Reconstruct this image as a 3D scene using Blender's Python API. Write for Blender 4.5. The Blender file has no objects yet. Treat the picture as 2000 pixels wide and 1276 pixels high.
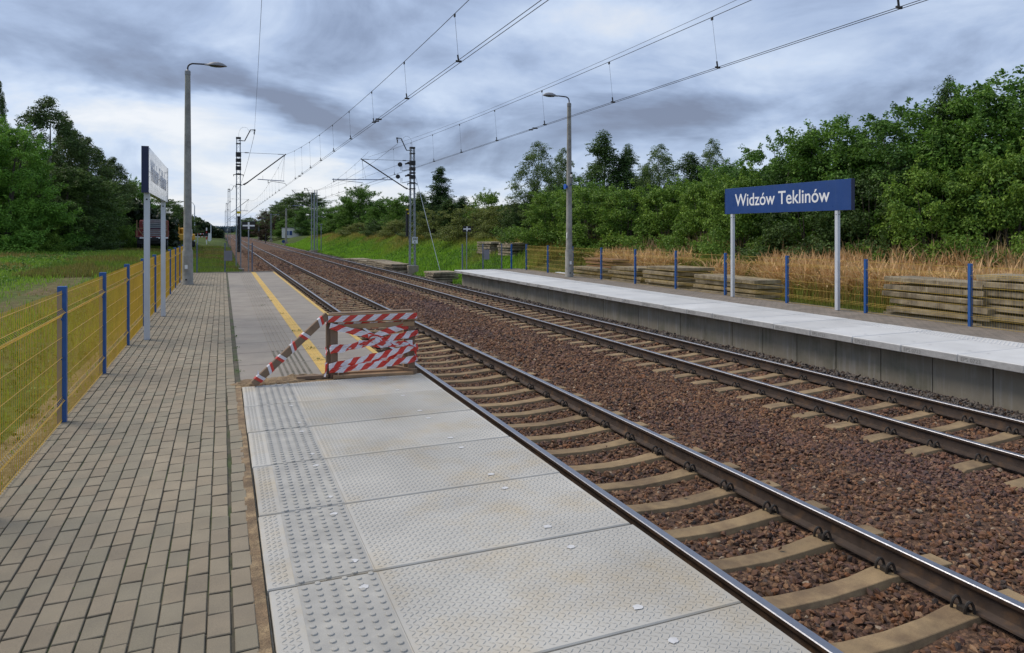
import bpy, bmesh, math, random
import numpy as np
from mathutils import Vector, Matrix
R = math.radians
rng = np.random.default_rng(7)
random.seed(7)
sc = bpy.context.scene
col = sc.collection

# ---------------------------------------------------------------- camera
FPX, CX, HZ = 1365.0, 1000.0, 452.0
YAW = R(22.5); S_, C_ = math.sin(YAW), math.cos(YAW)
EYE = 1.8
cd = bpy.data.cameras.new('camera'); cam = bpy.data.objects.new('camera', cd); col.objects.link(cam)
cd.sensor_width = 36.0; cd.lens = 36.0 * FPX / 2000.0
cd.shift_y = -(638 - HZ) / 2000.0
cd.clip_start = 0.05; cd.clip_end = 6000
cam.location = (0, 0, EYE); cam.rotation_euler = (R(90), 0, -YAW)
sc.camera = cam

# ---------------------------------------------------------------- world
SUN_EL, SUN_AZ = R(50), R(-48)          # azimuth measured from +Y towards +X
w = bpy.data.worlds.new("World"); sc.world = w; w.use_nodes = True
nt = w.node_tree; nt.nodes.clear()
def N(t, **kw):
    n = nt.nodes.new(t)
    for k, v in kw.items(): setattr(n, k, v)
    return n
def setin(n, i, v):
    if v is None: return
    if hasattr(v, 'is_output') or isinstance(v, bpy.types.NodeSocket): nt.links.new(v, n.inputs[i])
    else: n.inputs[i].default_value = v
def M_(op, a, b=None, c=None, clamp=False):
    n = N('ShaderNodeMath', operation=op); n.use_clamp = clamp
    setin(n, 0, a); setin(n, 1, b); setin(n, 2, c)
    return n.outputs[0]
tc = N('ShaderNodeTexCoord')
sep = N('ShaderNodeSeparateXYZ'); nt.links.new(tc.outputs['Generated'], sep.inputs[0])
dx, dy, dz = sep.outputs
az = M_('ARCTAN2', dx, dy)
el = M_('ARCSINE', dz)
# cloud-plane coordinates for perspective-correct streaks
den = M_('ADD', M_('MAXIMUM', dz, 0.0), 0.26)
cpx, cpy = M_('DIVIDE', dx, den), M_('DIVIDE', dy, den)
cv = N('ShaderNodeCombineXYZ'); setin(cv, 0, cpx); setin(cv, 1, cpy); cv.inputs[2].default_value = 3.1
def noise(scale, detail=6, rough=.55, vec=None, dist=0.0):
    n = N('ShaderNodeTexNoise'); n.inputs['Scale'].default_value = scale
    n.inputs['Detail'].default_value = detail; n.inputs['Roughness'].default_value = rough
    n.inputs['Distortion'].default_value = dist
    nt.links.new(vec or cv.outputs[0], n.inputs['Vector']); return n
ns = N('ShaderNodeSeparateColor'); nt.links.new(noise(1.3, 5, .6).outputs['Color'], ns.inputs[0])
azd = M_('ADD', az, M_('MULTIPLY', M_('SUBTRACT', ns.outputs[0], .5), .34))
eld = M_('ADD', el, M_('MULTIPLY', M_('SUBTRACT', ns.outputs[1], .5), .17))
def pix(u, v):
    x = (u - CX) / FPX
    return YAW + math.atan(x), math.atan((HZ - v) / FPX / math.sqrt(1 + x * x))
def lobe(u, v, su, sv, wgt, rot=0):
    a0, e0 = pix(u, v); sa, se = su / FPX, sv / FPX
    da, de = M_('SUBTRACT', azd, a0), M_('SUBTRACT', eld, e0)
    c, s = math.cos(rot), math.sin(rot)
    p = M_('ADD', M_('MULTIPLY', da, c / sa), M_('MULTIPLY', de, s / sa))
    q = M_('ADD', M_('MULTIPLY', da, -s / se), M_('MULTIPLY', de, c / se))
    r2 = M_('ADD', M_('MULTIPLY', p, p), M_('MULTIPLY', q, q))
    return M_('MULTIPLY', M_('EXPONENT', M_('MULTIPLY', r2, -1.0)), wgt)
fb = M_('SUBTRACT', noise(1.6, 9, .57, dist=.7).outputs['Fac'], .5)
fb2 = M_('SUBTRACT', noise(3.6, 6, .52).outputs['Fac'], .5)
val = M_('ADD', M_('MULTIPLY', fb, 1.15), M_('MULTIPLY', fb2, .40))
val = M_('ADD', val, .47)
LOBES = [  # where the cloud deck is thin (bright) or thick (dark)
    (150, 235, 300, 56, .34, 0.1), (430, 320, 420, 66, .26, 0.0), (600, 330, 200, 50, .20, -.2), (760, 400, 500, 40, .20, 0),
    (480, 430, 500, 30, .18, 0), (300, 290, 300, 24, -.14, -.1), (620, 300, 160, 22, -.16, 0), (470, 210, 60, 16, .14, 0),
    (110, 112, 260, 34, -.22, -.06), (540, 175, 250, 36, -.30, -.30), (760, 235, 160, 42, -.22, -.2), (640, 300, 140, 26, -.12, 0),
    (1350, 215, 300, 50, -.24, .08), (1000, 300, 170, 40, -.10, 0),
    (1100, 30, 360, 60, .12, .1), (1550, 100, 300, 60, .08, .2), (800, 40, 200, 60, -.02, 0), (1750, 330, 400, 60, .06, 0),
]
for L in LOBES: val = M_('ADD', val, lobe(*L))
val = M_('ADD', M_('MULTIPLY', M_('SUBTRACT', val, .5), 1.12), .505)
cr = N('ShaderNodeValToRGB'); setin(cr, 0, val)
e = cr.color_ramp.elements
e[0].position = 0.10; e[0].color = (.185, .220, .320, 1)
e[1].position = 1.0; e[1].color = (.80, .82, .86, 1)
for p, c in ((.26, (.250, .315, .460, 1)), (.45, (.385, .480, .670, 1)), (.66, (.56, .655, .82, 1)), (.84, (.70, .745, .82, 1))):
    q = e.new(p); q.color = c
sky = N('ShaderNodeTexSky', sky_type='NISHITA'); sky.sun_disc = False
sky.sun_elevation = SUN_EL; sky.sun_rotation = SUN_AZ
skm = N('ShaderNodeMix', data_type='RGBA'); skm.blend_type = 'MIX'
sks = N('ShaderNodeVectorMath', operation='SCALE'); nt.links.new(sky.outputs[0], sks.inputs[0]); sks.inputs['Scale'].default_value = .10
skm.inputs[0].default_value = .88
nt.links.new(sks.outputs[0], skm.inputs[6]); nt.links.new(cr.outputs[0], skm.inputs[7])
bg = N('ShaderNodeBackground'); nt.links.new(skm.outputs[2], bg.inputs[0]); bg.inputs[1].default_value = 1.0
out = N('ShaderNodeOutputWorld'); nt.links.new(bg.outputs[0], out.inputs[0])

# ---------------------------------------------------------------- sun, exposure
sd = bpy.data.lights.new('sun', 'SUN'); sd.energy = 2.3; sd.angle = R(28); sd.color = (1, .89, .74)
so = bpy.data.objects.new('sun', sd); col.objects.link(so)
sdir = Vector((math.sin(SUN_AZ) * math.cos(SUN_EL), math.cos(SUN_AZ) * math.cos(SUN_EL), math.sin(SUN_EL)))
so.rotation_euler = (-sdir).to_track_quat('-Z', 'Y').to_euler(); so.location = (0, 0, 30)
vs = sc.view_settings; vs.view_transform = 'Standard'; vs.look = 'None'; vs.exposure = 0.2; vs.gamma = 1.0; vs.use_curve_mapping = False

# ---------------------------------------------------------------- helpers: where a seen point lies
def XofY(u, Y):                        # X of the vertical line seen at u, for a given Y
    r = (u - 435.0) * C_ / FPX
    return r * Y * C_ / (1 - r * S_)
def YofX(u, X):
    r = (u - 435.0) * C_ / FPX
    return (X / r - X * S_) / C_
def PD(u, v, D):                       # point at depth D
    a = (u - CX) / FPX
    return (D * (S_ + a * C_), D * (C_ - a * S_), EYE + (HZ - v) * D / FPX)
def ZofV(v, X, Y):
    return EYE + (HZ - v) * (X * S_ + Y * C_) / FPX

# ---------------------------------------------------------------- tagging
def tag(o, label=None, cat=None, group=None, kind=None):
    if label: o['label'] = label
    if cat: o['category'] = cat
    if group: o['group'] = group
    if kind: o['kind'] = kind
    return o
def thing(name, label, cat, loc=(0, 0, 0), group=None, rotz=0):
    o = bpy.data.objects.new(name, None); col.objects.link(o); o.empty_display_size = .2
    o.location = loc; o.rotation_euler = (0, 0, rotz)
    return tag(o, label, cat, group)
def kids(o): return [c for c in o.children]
def copy_tree(o, parent=None):
    c = o.copy(); col.objects.link(c); c.parent = parent
    for ch in kids(o): copy_tree(ch, c)
    return c

# ---------------------------------------------------------------- mesh building
def link_mesh(name, me, mats, parent=None):
    o = bpy.data.objects.new(name, me); col.objects.link(o)
    for m in (mats if isinstance(mats, (list, tuple)) else [mats]): me.materials.append(m)
    if parent is not None: o.parent = parent
    return o
def np_mesh(name, V, F, mats, parent=None, fcol=None, smooth=False, mi=None):
    """V (n,3), F (m,k) all the same k"""
    me = bpy.data.meshes.new(name)
    V = np.ascontiguousarray(V, dtype=np.float32); F = np.ascontiguousarray(F, dtype=np.int32)
    me.vertices.add(len(V)); me.vertices.foreach_set('co', V.ravel())
    m, k = F.shape
    me.loops.add(m * k); me.loops.foreach_set('vertex_index', F.ravel())
    me.polygons.add(m); me.polygons.foreach_set('loop_start', np.arange(0, m * k, k, dtype=np.int32))
    if mi is not None: me.polygons.foreach_set('material_index', np.asarray(mi, dtype=np.int32))
    me.update(calc_edges=True)
    if smooth: me.polygons.foreach_set('use_smooth', np.ones(m, dtype=bool))
    else: me.polygons.foreach_set('use_smooth', np.zeros(m, dtype=bool))
    if fcol is not None:
        a = me.attributes.new('Col', 'FLOAT_COLOR', 'FACE')
        c = np.ones((m, 4), dtype=np.float32); c[:, :3] = fcol; a.data.foreach_set('color', c.ravel())
    return link_mesh(name, me, mats, parent)

class MB:
    def __init__(s): s.v = []; s.f = []; s.m = []; s.c = []; s.cur = 0; s.col = None
    def add(s, vs, fs):
        b = len(s.v); s.v += [tuple(p) for p in vs]
        for f in fs: s.f.append(tuple(b + i for i in f)); s.m.append(s.cur); s.c.append(s.col)
    def box(s, c, d, rot=None, top=1.0):
        hx, hy, hz = d[0] / 2, d[1] / 2, d[2] / 2
        P = []
        for z in (-hz, hz):
            k = top if z > 0 else 1
            for x, y in ((-hx, -hy), (hx, -hy), (hx, hy), (-hx, hy)): P.append(Vector((x * k, y * k, z)))
        if rot is not None:
            if not isinstance(rot, Matrix): rot = Matrix.Rotation(rot, 3, 'Z')
            P = [rot @ p for p in P]
        P = [p + Vector(c) for p in P]
        s.add(P, [(3, 2, 1, 0), (4, 5, 6, 7), (0, 1, 5, 4), (1, 2, 6, 5), (2, 3, 7, 6), (3, 0, 4, 7)])
    def cbox(s, c, d, ch=.01):            # chamfered box
        hx, hy, hz = d[0] / 2, d[1] / 2, d[2] / 2
        V = []
        for z, k in ((-hz, ch), (-hz + ch, 0), (hz - ch, 0), (hz, ch)):
            for x, y in ((-hx + k, -hy + k), (hx - k, -hy + k), (hx - k, hy - k), (-hx + k, hy - k)): V.append((c[0] + x, c[1] + y, c[2] + z))
        F = [(3, 2, 1, 0), (12, 13, 14, 15)]
        for l in range(3):
            for i in range(4): a = l * 4 + i; b = l * 4 + (i + 1) % 4; F.append((a, b, b + 4, a + 4))
        s.add(V, F)
    def bar(s, a, b, wd, ht=None, up=(0, 0, 1)):   # rectangular bar from a to b
        a, b = Vector(a), Vector(b); d = (b - a); L = d.length; d.normalize()
        u = Vector(up)
        if abs(d.dot(u)) > .98: u = Vector((0, 1, 0))
        sx = d.cross(u).normalized(); sy = sx.cross(d).normalized(); ht = ht or wd
        P = []
        for e in (a, b):
            for x, y in ((-1, -1), (1, -1), (1, 1), (-1, 1)): P.append(e + sx * x * wd / 2 + sy * y * ht / 2)
        s.add(P, [(3, 2, 1, 0), (4, 5, 6, 7), (0, 1, 5, 4), (1, 2, 6, 5), (2, 3, 7, 6), (3, 0, 4, 7)])
    def tube(s, pts, r, n=8, cap=True):
        pts = [Vector(p) for p in pts]; rs = r if isinstance(r, (list, tuple)) else [r] * len(pts)
        prev = None; base = len(s.v); V = []
        for i, p in enumerate(pts):
            d = (pts[min(i + 1, len(pts) - 1)] - pts[max(i - 1, 0)]).normalized()
            if prev is None:
                u = Vector((0, 0, 1)) if abs(d.z) < .95 else Vector((1, 0, 0))
                sx = d.cross(u).normalized()
            else: sx = (prev - d * prev.dot(d)).normalized()
            prev = sx; sy = d.cross(sx)
            for k in range(n):
                t = 2 * math.pi * k / n; V.append(p + (sx * math.cos(t) + sy * math.sin(t)) * rs[i])
        F = []
        for i in range(len(pts) - 1):
            for k in range(n): a = i * n + k; b = i * n + (k + 1) % n; F.append((a, b, b + n, a + n))
        if cap: F.append(tuple(reversed(range(n)))); F.append(tuple(range((len(pts) - 1) * n, len(pts) * n)))
        s.add(V, F)
    def lathe(s, c, prof, n=16, axis='Z'):     # prof: (r, h)
        V = []
        for r, h in prof:
            for k in range(n):
                t = 2 * math.pi * k / n; x, y = r * math.cos(t), r * math.sin(t)
                p = {'Z': (x, y, h), 'X': (h, x, y), 'Y': (x, h, y)}[axis]
                V.append((c[0] + p[0], c[1] + p[1], c[2] + p[2]))
        F = []
        for i in range(len(prof) - 1):
            for k in range(n): a = i * n + k; b = i * n + (k + 1) % n; F.append((a, b, b + n, a + n))
        F.append(tuple(reversed(range(n)))); F.append(tuple(range((len(prof) - 1) * n, len(prof) * n)))
        s.add(V, F)
    def prism(s, poly, a0, a1, axis='Y'):      # extrude 2D polygon (p,q) along axis
        V = []
        for t in (a0, a1):
            for p, q in poly: V.append({'Y': (p, t, q), 'X': (t, p, q), 'Z': (p, q, t)}[axis])
        n = len(poly); F = [tuple(reversed(range(n))), tuple(range(n, 2 * n))]
        for i in range(n): j = (i + 1) % n; F.append((i, j, j + n, i + n))
        s.add(V, F)
    def build(s, name, mats, parent=None, smooth=False, bevel=0, origin=(0, 0, 0), wnorm=False):
        me = bpy.data.meshes.new(name)
        ox, oy, oz = origin
        me.from_pydata([(x - ox, y - oy, z - oz) for x, y, z in s.v], [], s.f)
        me.polygons.foreach_set('material_index', s.m)
        if any(c is not None for c in s.c):
            a = me.attributes.new('Col', 'FLOAT_COLOR', 'FACE')
            arr = np.array([(*(c or (.3, .3, .3)), 1) for c in s.c], dtype=np.float32); a.data.foreach_set('color', arr.ravel())
        bm = bmesh.new(); bm.from_mesh(me)
        bmesh.ops.recalc_face_normals(bm, faces=bm.faces)
        if bevel: bmesh.ops.bevel(bm, geom=[e for e in bm.edges if len(e.link_faces) == 2 and e.calc_face_angle(0) > .6], offset=bevel, segments=1, affect='EDGES', clamp_overlap=True)
        bm.to_mesh(me); bm.free()
        if smooth:
            me.polygons.foreach_set('use_smooth', [True] * len(me.polygons))
            me.set_sharp_from_angle(angle=R(40))
        me.update()
        return link_mesh(name, me, mats, parent)

# ---------------------------------------------------------------- materials (world-position noise)
def mat(name, base, rough=.8, var=.12, scale=3.0, bump=0.0, bscale=40.0, metal=0.0, attr=False, base2=None, m2scale=.6, m2lo=.5, m2hi=.62,
        fine=0.0, fscale=150.0, spec=.5, transl=0.0, streak=None, coat=0.0, objvar=0.0):
    m = bpy.data.materials.new(name); m.use_nodes = True; t = m.node_tree; t.nodes.clear()
    def n(ty, **kw):
        q = t.nodes.new(ty)
        for k, v in kw.items(): setattr(q, k, v)
        return q
    L = t.links.new
    bs = n('ShaderNodeBsdfPrincipled'); o = n('ShaderNodeOutputMaterial')
    bs.inputs['Roughness'].default_value = rough; bs.inputs['Metallic'].default_value = metal
    bs.inputs['Specular IOR Level'].default_value = spec; bs.inputs['Coat Weight'].default_value = coat
    geo = n('ShaderNodeNewGeometry'); pos = geo.outputs['Position']
    def noi(s, d=5, r=.6, vec=None):
        q = n('ShaderNodeTexNoise'); q.inputs['Scale'].default_value = s; q.inputs['Detail'].default_value = d; q.inputs['Roughness'].default_value = r
        L(vec or pos, q.inputs['Vector']); return q.outputs['Fac']
    if attr:
        a = n('ShaderNodeAttribute'); a.attribute_name = 'Col'; c = a.outputs['Color']
    else:
        a = n('ShaderNodeRGB'); a.outputs[0].default_value = (*base, 1); c = a.outputs[0]
    def mix(fac, A, B, mode='MIX'):
        q = n('ShaderNodeMix', data_type='RGBA'); q.blend_type = mode
        for i, x in ((0, fac), (6, A), (7, B)):
            if isinstance(x, bpy.types.NodeSocket): L(x, q.inputs[i])
            else: q.inputs[i].default_value = x if i == 0 else (*x, 1)
        return q.outputs[2]
    def mrange(x, a0, a1, b0, b1):
        q = n('ShaderNodeMapRange'); L(x, q.inputs[0])
        for i, z in enumerate((a0, a1, b0, b1)): q.inputs[i + 1].default_value = z
        return q.outputs[0]
    if base2: c = mix(mrange(noi(m2scale, 6, .65), m2lo, m2hi, 0, 1), c, base2)
    if streak:                      # vertical run marks: noise stretched along z
        mp = n('ShaderNodeMapping'); L(pos, mp.inputs[0]); mp.inputs['Scale'].default_value = (6, 6, .5)
        c = mix(mrange(noi(2.2, 4, .6, mp.outputs[0]), .48, .72, 0, streak[1]), c, streak[0])
    def scalecol(c, f):
        q = n('ShaderNodeVectorMath', operation='SCALE'); L(c, q.inputs[0]); L(f, q.inputs['Scale']); return q.outputs[0]
    if var: c = scalecol(c, mrange(noi(scale, 5, .6), .25, .75, 1 - var * 1.6, 1 + var * 1.6))
    if objvar: oi = n('ShaderNodeObjectInfo'); c = scalecol(c, mrange(oi.outputs['Random'], 0, 1, 1 - objvar, 1 + objvar))
    if fine: c = scalecol(c, mrange(noi(fscale, 2, .5), .3, .7, 1 - fine, 1 + fine))
    L(c, bs.inputs['Base Color'])
    L(mrange(noi(scale * 2), .3, .7, max(0, rough - .08), min(1, rough + .08)), bs.inputs['Roughness'])
    if bump:
        b = n('ShaderNodeBump'); b.inputs['Strength'].default_value = 1; b.inputs['Distance'].default_value = bump
        L(noi(bscale, 4, .6), b.inputs['Height']); L(b.outputs[0], bs.inputs['Normal'])
    if transl:
        tr = n('ShaderNodeBsdfTranslucent'); L(c, tr.inputs[0]); ms = n('ShaderNodeMixShader'); ms.inputs[0].default_value = transl
        L(bs.outputs[0], ms.inputs[1]); L(tr.outputs[0], ms.inputs[2]); L(ms.outputs[0], o.inputs[0])
    else: L(bs.outputs[0], o.inputs[0])
    return m
M = dict(
    brick=mat('brick', (.3, .27, .23), .85, .10, 5, .0010, 220, attr=True, fine=.16, fscale=260),
    joint=mat('joint', (.075, .065, .045), .95, .3, 9, .004, 60, base2=(.045, .062, .018), m2scale=1.6, m2lo=.46, m2hi=.6),
    slab_far=mat('slab_far', (.58, .58, .57), .55, .06, 1.3, .0006, 260, fine=.05, fscale=200, objvar=.06),  # base colour raised to stand in for the sky's sheen at grazing angles
    slab_new=mat('slab_new', (.43, .415, .375), .60, .12, 1.1, .0006, 260, base2=(.43, .355, .235), m2scale=1.5, m2lo=.48, m2hi=.78, fine=.06, fscale=300, objvar=.06),
    slab_smooth=mat('slab_smooth', (.35, .34, .31), .6, .12, 5, .0005, 200, base2=(.41, .395, .35), m2scale=4, m2lo=.5, m2hi=.66, fine=.05),
    patch=mat('patch', (.56, .56, .56), .8, .1, 30, .001, 100),
    slab_old=mat('slab_old', (.262, .235, .198), .85, .10, 1.6, .0008, 180, base2=(.235, .205, .175), m2scale=1.4, m2lo=.45, m2hi=.65, fine=.08),
    yellow=mat('yellow_paint', (.54, .355, .085), .7, .12, 7, .0005, 200, base2=(.50, .35, .10), m2scale=3, m2lo=.5, m2hi=.7, fine=.08),
    dirt=mat('dirt', (.17, .115, .065), .95, .3, 8, .006, 60, base2=(.30, .215, .12), m2scale=5, m2lo=.45, m2hi=.62, fine=.35, fscale=160),
    wall=mat('concrete_wall', (.27, .242, .185), .85, .12, 2.0, .001, 120, base2=(.185, .175, .125), m2scale=1.1, m2lo=.48, m2hi=.66, streak=((.40, .39, .36), .5)),
    slab_edge=mat('slab_edge', (.36, .36, .355), .8, .12, 12, .001, 150, fine=.15, fscale=120),
    stamp=mat('stamp', (.19, .185, .175), .8, .1),
    pave_far=None,
    sleeper=mat('sleeper', (.265, .186, .098), .88, .18, 4, .0012, 150, base2=(.165, .110, .060), m2scale=3, m2lo=.45, m2hi=.65, fine=.12, fscale=140, objvar=.12),
    rail_top=mat('rail_top', (.30, .31, .345), .46, .05, 30, metal=.95),
    rail_side=mat('rail_side', (.050, .034, .026), .62, .25, 6, .0006, 140, base2=(.095, .055, .030), m2scale=7, m2lo=.5, m2hi=.66, metal=.1),
    clip=mat('rail_clip', (.045, .038, .032), .6, .3, 30, .0005, 200, metal=.3),
    stone=mat('stone', (.2, .1, .07), .8, .14, 30, .002, 160, attr=True, fine=.18, fscale=110),
    bed=mat('bed', (.080, .049, .035), .95, .5, 22, .03, 28, base2=(.17, .10, .062), m2scale=30, m2lo=.45, m2hi=.6, spec=.15),
    blue=mat('blue_paint', (.018, .092, .30), .42, .08, 5, spec=.5),
    wire_y=mat('yellow_wire', (.62, .37, .028), .5, .12, 3),
    alu=mat('aluminium_post', (.56, .59, .63), .45, .05, 4, metal=.15),
    navy=mat('navy_sign', (.013, .052, .20), .35, .05, 3, streak=((.03, .07, .20), .4)),
    navy_gloss=mat('navy_sign_gloss', (.014, .035, .12), .22, .05, 3, spec=.9, coat=.6),
    dark_edge=mat('sign_edge', (.010, .016, .060), .5, .05),
    white=mat('white_paint', (.78, .79, .80), .5, .04),
    black=mat('black_paint', (.012, .012, .013), .5, .2),
    pole=mat('concrete_pole', (.29, .28, .25), .85, .13, 6, .001, 150, base2=(.20, .19, .17), m2scale=1.6, m2lo=.45, m2hi=.65, fine=.12),
    lamp=mat('lamp_grey', (.24, .24, .25), .5, .05), lampglass=mat('lamp_glass', (.05, .05, .055), .25, .05, spec=.6),
    steel=mat('galvanised_steel', (.27, .30, .34), .55, .15, 5, metal=.45),
    steel_dark=mat('dark_steel', (.028, .028, .030), .6, .2, 6, metal=.2),
    wire=mat('wire', (.020, .019, .019), .6, .1), tube_blue=mat('tube_blue', (.16, .22, .36), .5, .1, metal=.3),
    wood=mat('raw_wood', (.34, .215, .115), .8, .16, 12, .0008, 60, base2=(.23, .15, .085), m2scale=6, m2lo=.45, m2hi=.62),
    wood_dark=mat('worn_wood', (.21, .14, .09), .85, .18, 12, .0008, 60, base2=(.15, .105, .075), m2scale=6),
    tape_r=mat('red_tape', (.60, .045, .028), .38, .08, 20, spec=.6, transl=.15), tape_w=mat('white_tape', (.72, .70, .74), .38, .06, 20, spec=.6, transl=.15),
    old_conc=mat('old_concrete', (.31, .255, .17), .9, .22, 5, .002, 90, base2=(.15, .120, .085), m2scale=3.2, m2lo=.42, m2hi=.62, fine=.15, fscale=90, streak=((.42, .38, .29), .5)),
    old_conc_b=mat('brown_block', (.22, .115, .062), .9, .25, 9, .002, 90, fine=.15),
    found=mat('foundation', (.30, .26, .20), .9, .15, 5, .001, 80, base2=(.32, .15, .07), m2scale=2, m2lo=.55, m2hi=.7),
    ground=mat('ground', (.1, .1, .05), .95, .22, 3, .05, 9, attr=True, fine=.35, fscale=22, spec=.08),
    leaf=mat('leaf', (.05, .1, .02), .55, .0, attr=True, transl=.28, spec=.3),
    bark=mat('bark', (.085, .070, .055), .9, .3, 9, .01, 30), bark_birch=mat('bark_birch', (.36, .34, .31), .85, .4, 12, .004, 40, base2=(.06, .055, .05), m2scale=9, m2lo=.5, m2hi=.58),
    grass=mat('grass', (.1, .2, .04), .6, 0, attr=True, transl=.3, spec=.3),
    box_grey=mat('grey_cabinet', (.17, .175, .20), .6, .08),
    truck_red=mat('truck_red', (.20, .025, .02), .5, .15, 3), truck_dark=mat('truck_dark', (.012, .012, .014), .7, .2), exc_yellow=mat('excavator_yellow', (.66, .36, .03), .5, .12, 3),
    render=mat('render_wall', (.68, .66, .60), .85, .06, 2), glass=mat('window_glass', (.03, .07, .14), .15, .1, spec=.8),
    blue_plastic=mat('blue_plastic', (.02, .10, .45), .4, .05), sig_yellow=mat('signal_yellow', (.75, .55, .01), .5, .05), red=mat('red_paint', (.5, .02, .02), .5, .05),
)
def brickmat():
    m = bpy.data.materials.new('far_paving'); m.use_nodes = True; t = m.node_tree; b = t.nodes['Principled BSDF']
    g = t.nodes.new('ShaderNodeNewGeometry'); br = t.nodes.new('ShaderNodeTexBrick'); mp = t.nodes.new('ShaderNodeMapping')
    mp.inputs['Rotation'].default_value = (0, 0, R(90)); t.links.new(g.outputs['Position'], mp.inputs[0]); t.links.new(mp.outputs[0], br.inputs[0])
    br.inputs['Color1'].default_value = (.24, .20, .165, 1); br.inputs['Color2'].default_value = (.19, .165, .14, 1); br.inputs['Mortar'].default_value = (.07, .065, .04, 1)
    br.inputs['Scale'].default_value = 1; br.inputs['Brick Width'].default_value = .2; br.inputs['Row Height'].default_value = .1; br.inputs['Mortar Size'].default_value = .006
    n = t.nodes.new('ShaderNodeTexNoise'); n.inputs['Scale'].default_value = 2.5; n.inputs['Detail'].default_value = 6; t.links.new(g.outputs['Position'], n.inputs[0])
    mr = t.nodes.new('ShaderNodeMapRange'); t.links.new(n.outputs[0], mr.inputs[0])
    for i, z in enumerate((.3, .7, .8, 1.2)): mr.inputs[i + 1].default_value = z
    s = t.nodes.new('ShaderNodeVectorMath'); s.operation = 'SCALE'; t.links.new(br.outputs[0], s.inputs[0]); t.links.new(mr.outputs[0], s.inputs['Scale'])
    t.links.new(s.outputs[0], b.inputs['Base Color']); b.inputs['Roughness'].default_value = .9
    return m
M['pave_far'] = brickmat()

# ================================================================ SETTING
T1, T2 = 3.99, 8.99                    # track centres
ZR1, ZR2 = -.60, -.70                  # rail tops
def zrail(x): return ZR1 if x < 6.5 else ZR2
END = 33.0                             # where both platforms end

def vnoise(x, y, s, seed=0):           # cheap smooth value noise
    x = np.asarray(x, float) / s + 37.7 * seed; y = np.asarray(y, float) / s + 11.3 * seed
    xi, yi = np.floor(x), np.floor(y); xf, yf = x - xi, y - yi
    xf = xf * xf * (3 - 2 * xf); yf = yf * yf * (3 - 2 * yf)
    h = lambda a, b: np.modf(np.abs(np.sin(a * 127.1 + b * 311.7 + seed * 17.3) * 43758.5453))[0]
    return (h(xi, yi) * (1 - xf) + h(xi + 1, yi) * xf) * (1 - yf) + (h(xi, yi + 1) * (1 - xf) + h(xi + 1, yi + 1) * xf) * yf
def ss(a, b, x): t = np.clip((np.asarray(x, float) - a) / (b - a), 0, 1); return t * t * (3 - 2 * t)
def ground_z(X, Y):
    X = np.asarray(X, float); Y = np.asarray(Y, float)
    beside = 1 - ss(END - .3, END + 1.5, Y)          # 1 alongside the platforms
    # left of the near platform
    zl_b = -.28 + .35 * ss(-6, -16, X)
    zl_e = -1.0 + .55 * ss(2.0, -.8, X) + .30 * ss(-2, -5, X) + .32 * ss(-2.5, -6, X)
    tl = ss(-1.5, -3.5, X); besl = beside * (1 - tl) + (1 - ss(22, 50, Y)) * tl
    # right side
    zr_b = -.38 + .25 * ss(15.5, 18, X) + 1.15 * ss(17.5, 25, X) + .5 * ss(26, 45, X)
    zr_e = -1.25 + .15 * ss(11.3, 12.2, X) + 2.25 * ss(12.2, 18.5, X) + .5 * ss(20, 40, X)
    zr_e = np.where(X > 12, zr_e - 1.0 * ss(110, 230, Y) * ss(12, 18, X), zr_e)
    left = X < 6
    z = np.where(left, zl_b * besl + zl_e * (1 - besl), zr_b * beside + zr_e * (1 - beside))
    inner = (X > 1.2) & (X < 11.5)
    z = np.where(inner, np.minimum(z, -1.15), z)
    under = (beside > .5) & (X > -1.42) & (X < 14.2)
    z = np.where(under, -1.15, z)
    n = (vnoise(X, Y, 2.3, 1) - .5) * .12 + (vnoise(X, Y, 7, 2) - .5) * .22
    n = n * np.where(inner | under, 0, 1) * ss(.2, 2.5, np.minimum(np.abs(X + 1.4), np.abs(X - 14.2)) )
    far = ss(400, 900, np.hypot(X, Y))
    return z + n + far * 1.0
def axis_lines(a, b, step, lim0, lim1, grow=1.35):
    xs = list(np.arange(a, b + 1e-6, step)); d = step; x = b
    while x < lim1: d *= grow; x += d; xs.append(x)
    d = step; x = a; lo = []
    while x > lim0: d *= grow; x -= d; lo.append(x)
    return np.array(lo[::-1] + xs)
gx = np.unique(np.concatenate([axis_lines(-30, 46, .8, -3500, 3500), [-1.41, -1.43, 14.19, 14.21, 1.2, 1.21, 11.5, 11.51]]))
gy = np.unique(np.concatenate([axis_lines(-12, 110, .9, -900, 4500), [END - .3, END, END + .4]]))
GX, GY = np.meshgrid(gx, gy)
GZ = ground_z(GX, GY)
V = np.stack([GX, GY, GZ], -1).reshape(-1, 3)
nx, ny = len(gx), len(gy)
ii, jj = np.meshgrid(np.arange(nx - 1), np.arange(ny - 1))
a = (jj * nx + ii).ravel(); F = np.stack([a, a + 1, a + nx + 1, a + nx], 1)
cxy = V[F].mean(1); X, Y = cxy[:, 0], cxy[:, 1]
n1 = vnoise(X, Y, 3.1, 3); n2 = vnoise(X, Y, 1.1, 4)
green = np.array([.060, .120, .020]); brown = np.array([.150, .120, .062]); sand = np.array([.27, .215, .13]); dry = np.array([.16, .13, .06]); mud = np.array([.150, .115, .062])
farg = ss(70, 130, Y)[:, None]; gc = green[None] * (1 - n1[:, None] * .5) + brown[None] * (n1[:, None] * .5)
lane = np.exp(-((X + 5.6) / 1.0) ** 2) * (Y < 60) * (.45 + .55 * n2)
lane2 = np.exp(-((X + 4.6 - .055 * (Y - 40)) / 1.3) ** 2) * (Y >= 38) * (Y < 120) * .8
lane = np.maximum(lane, lane2)[:, None]; gc = gc * (1 - lane) + (mud if True else sand)[None] * lane
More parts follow.
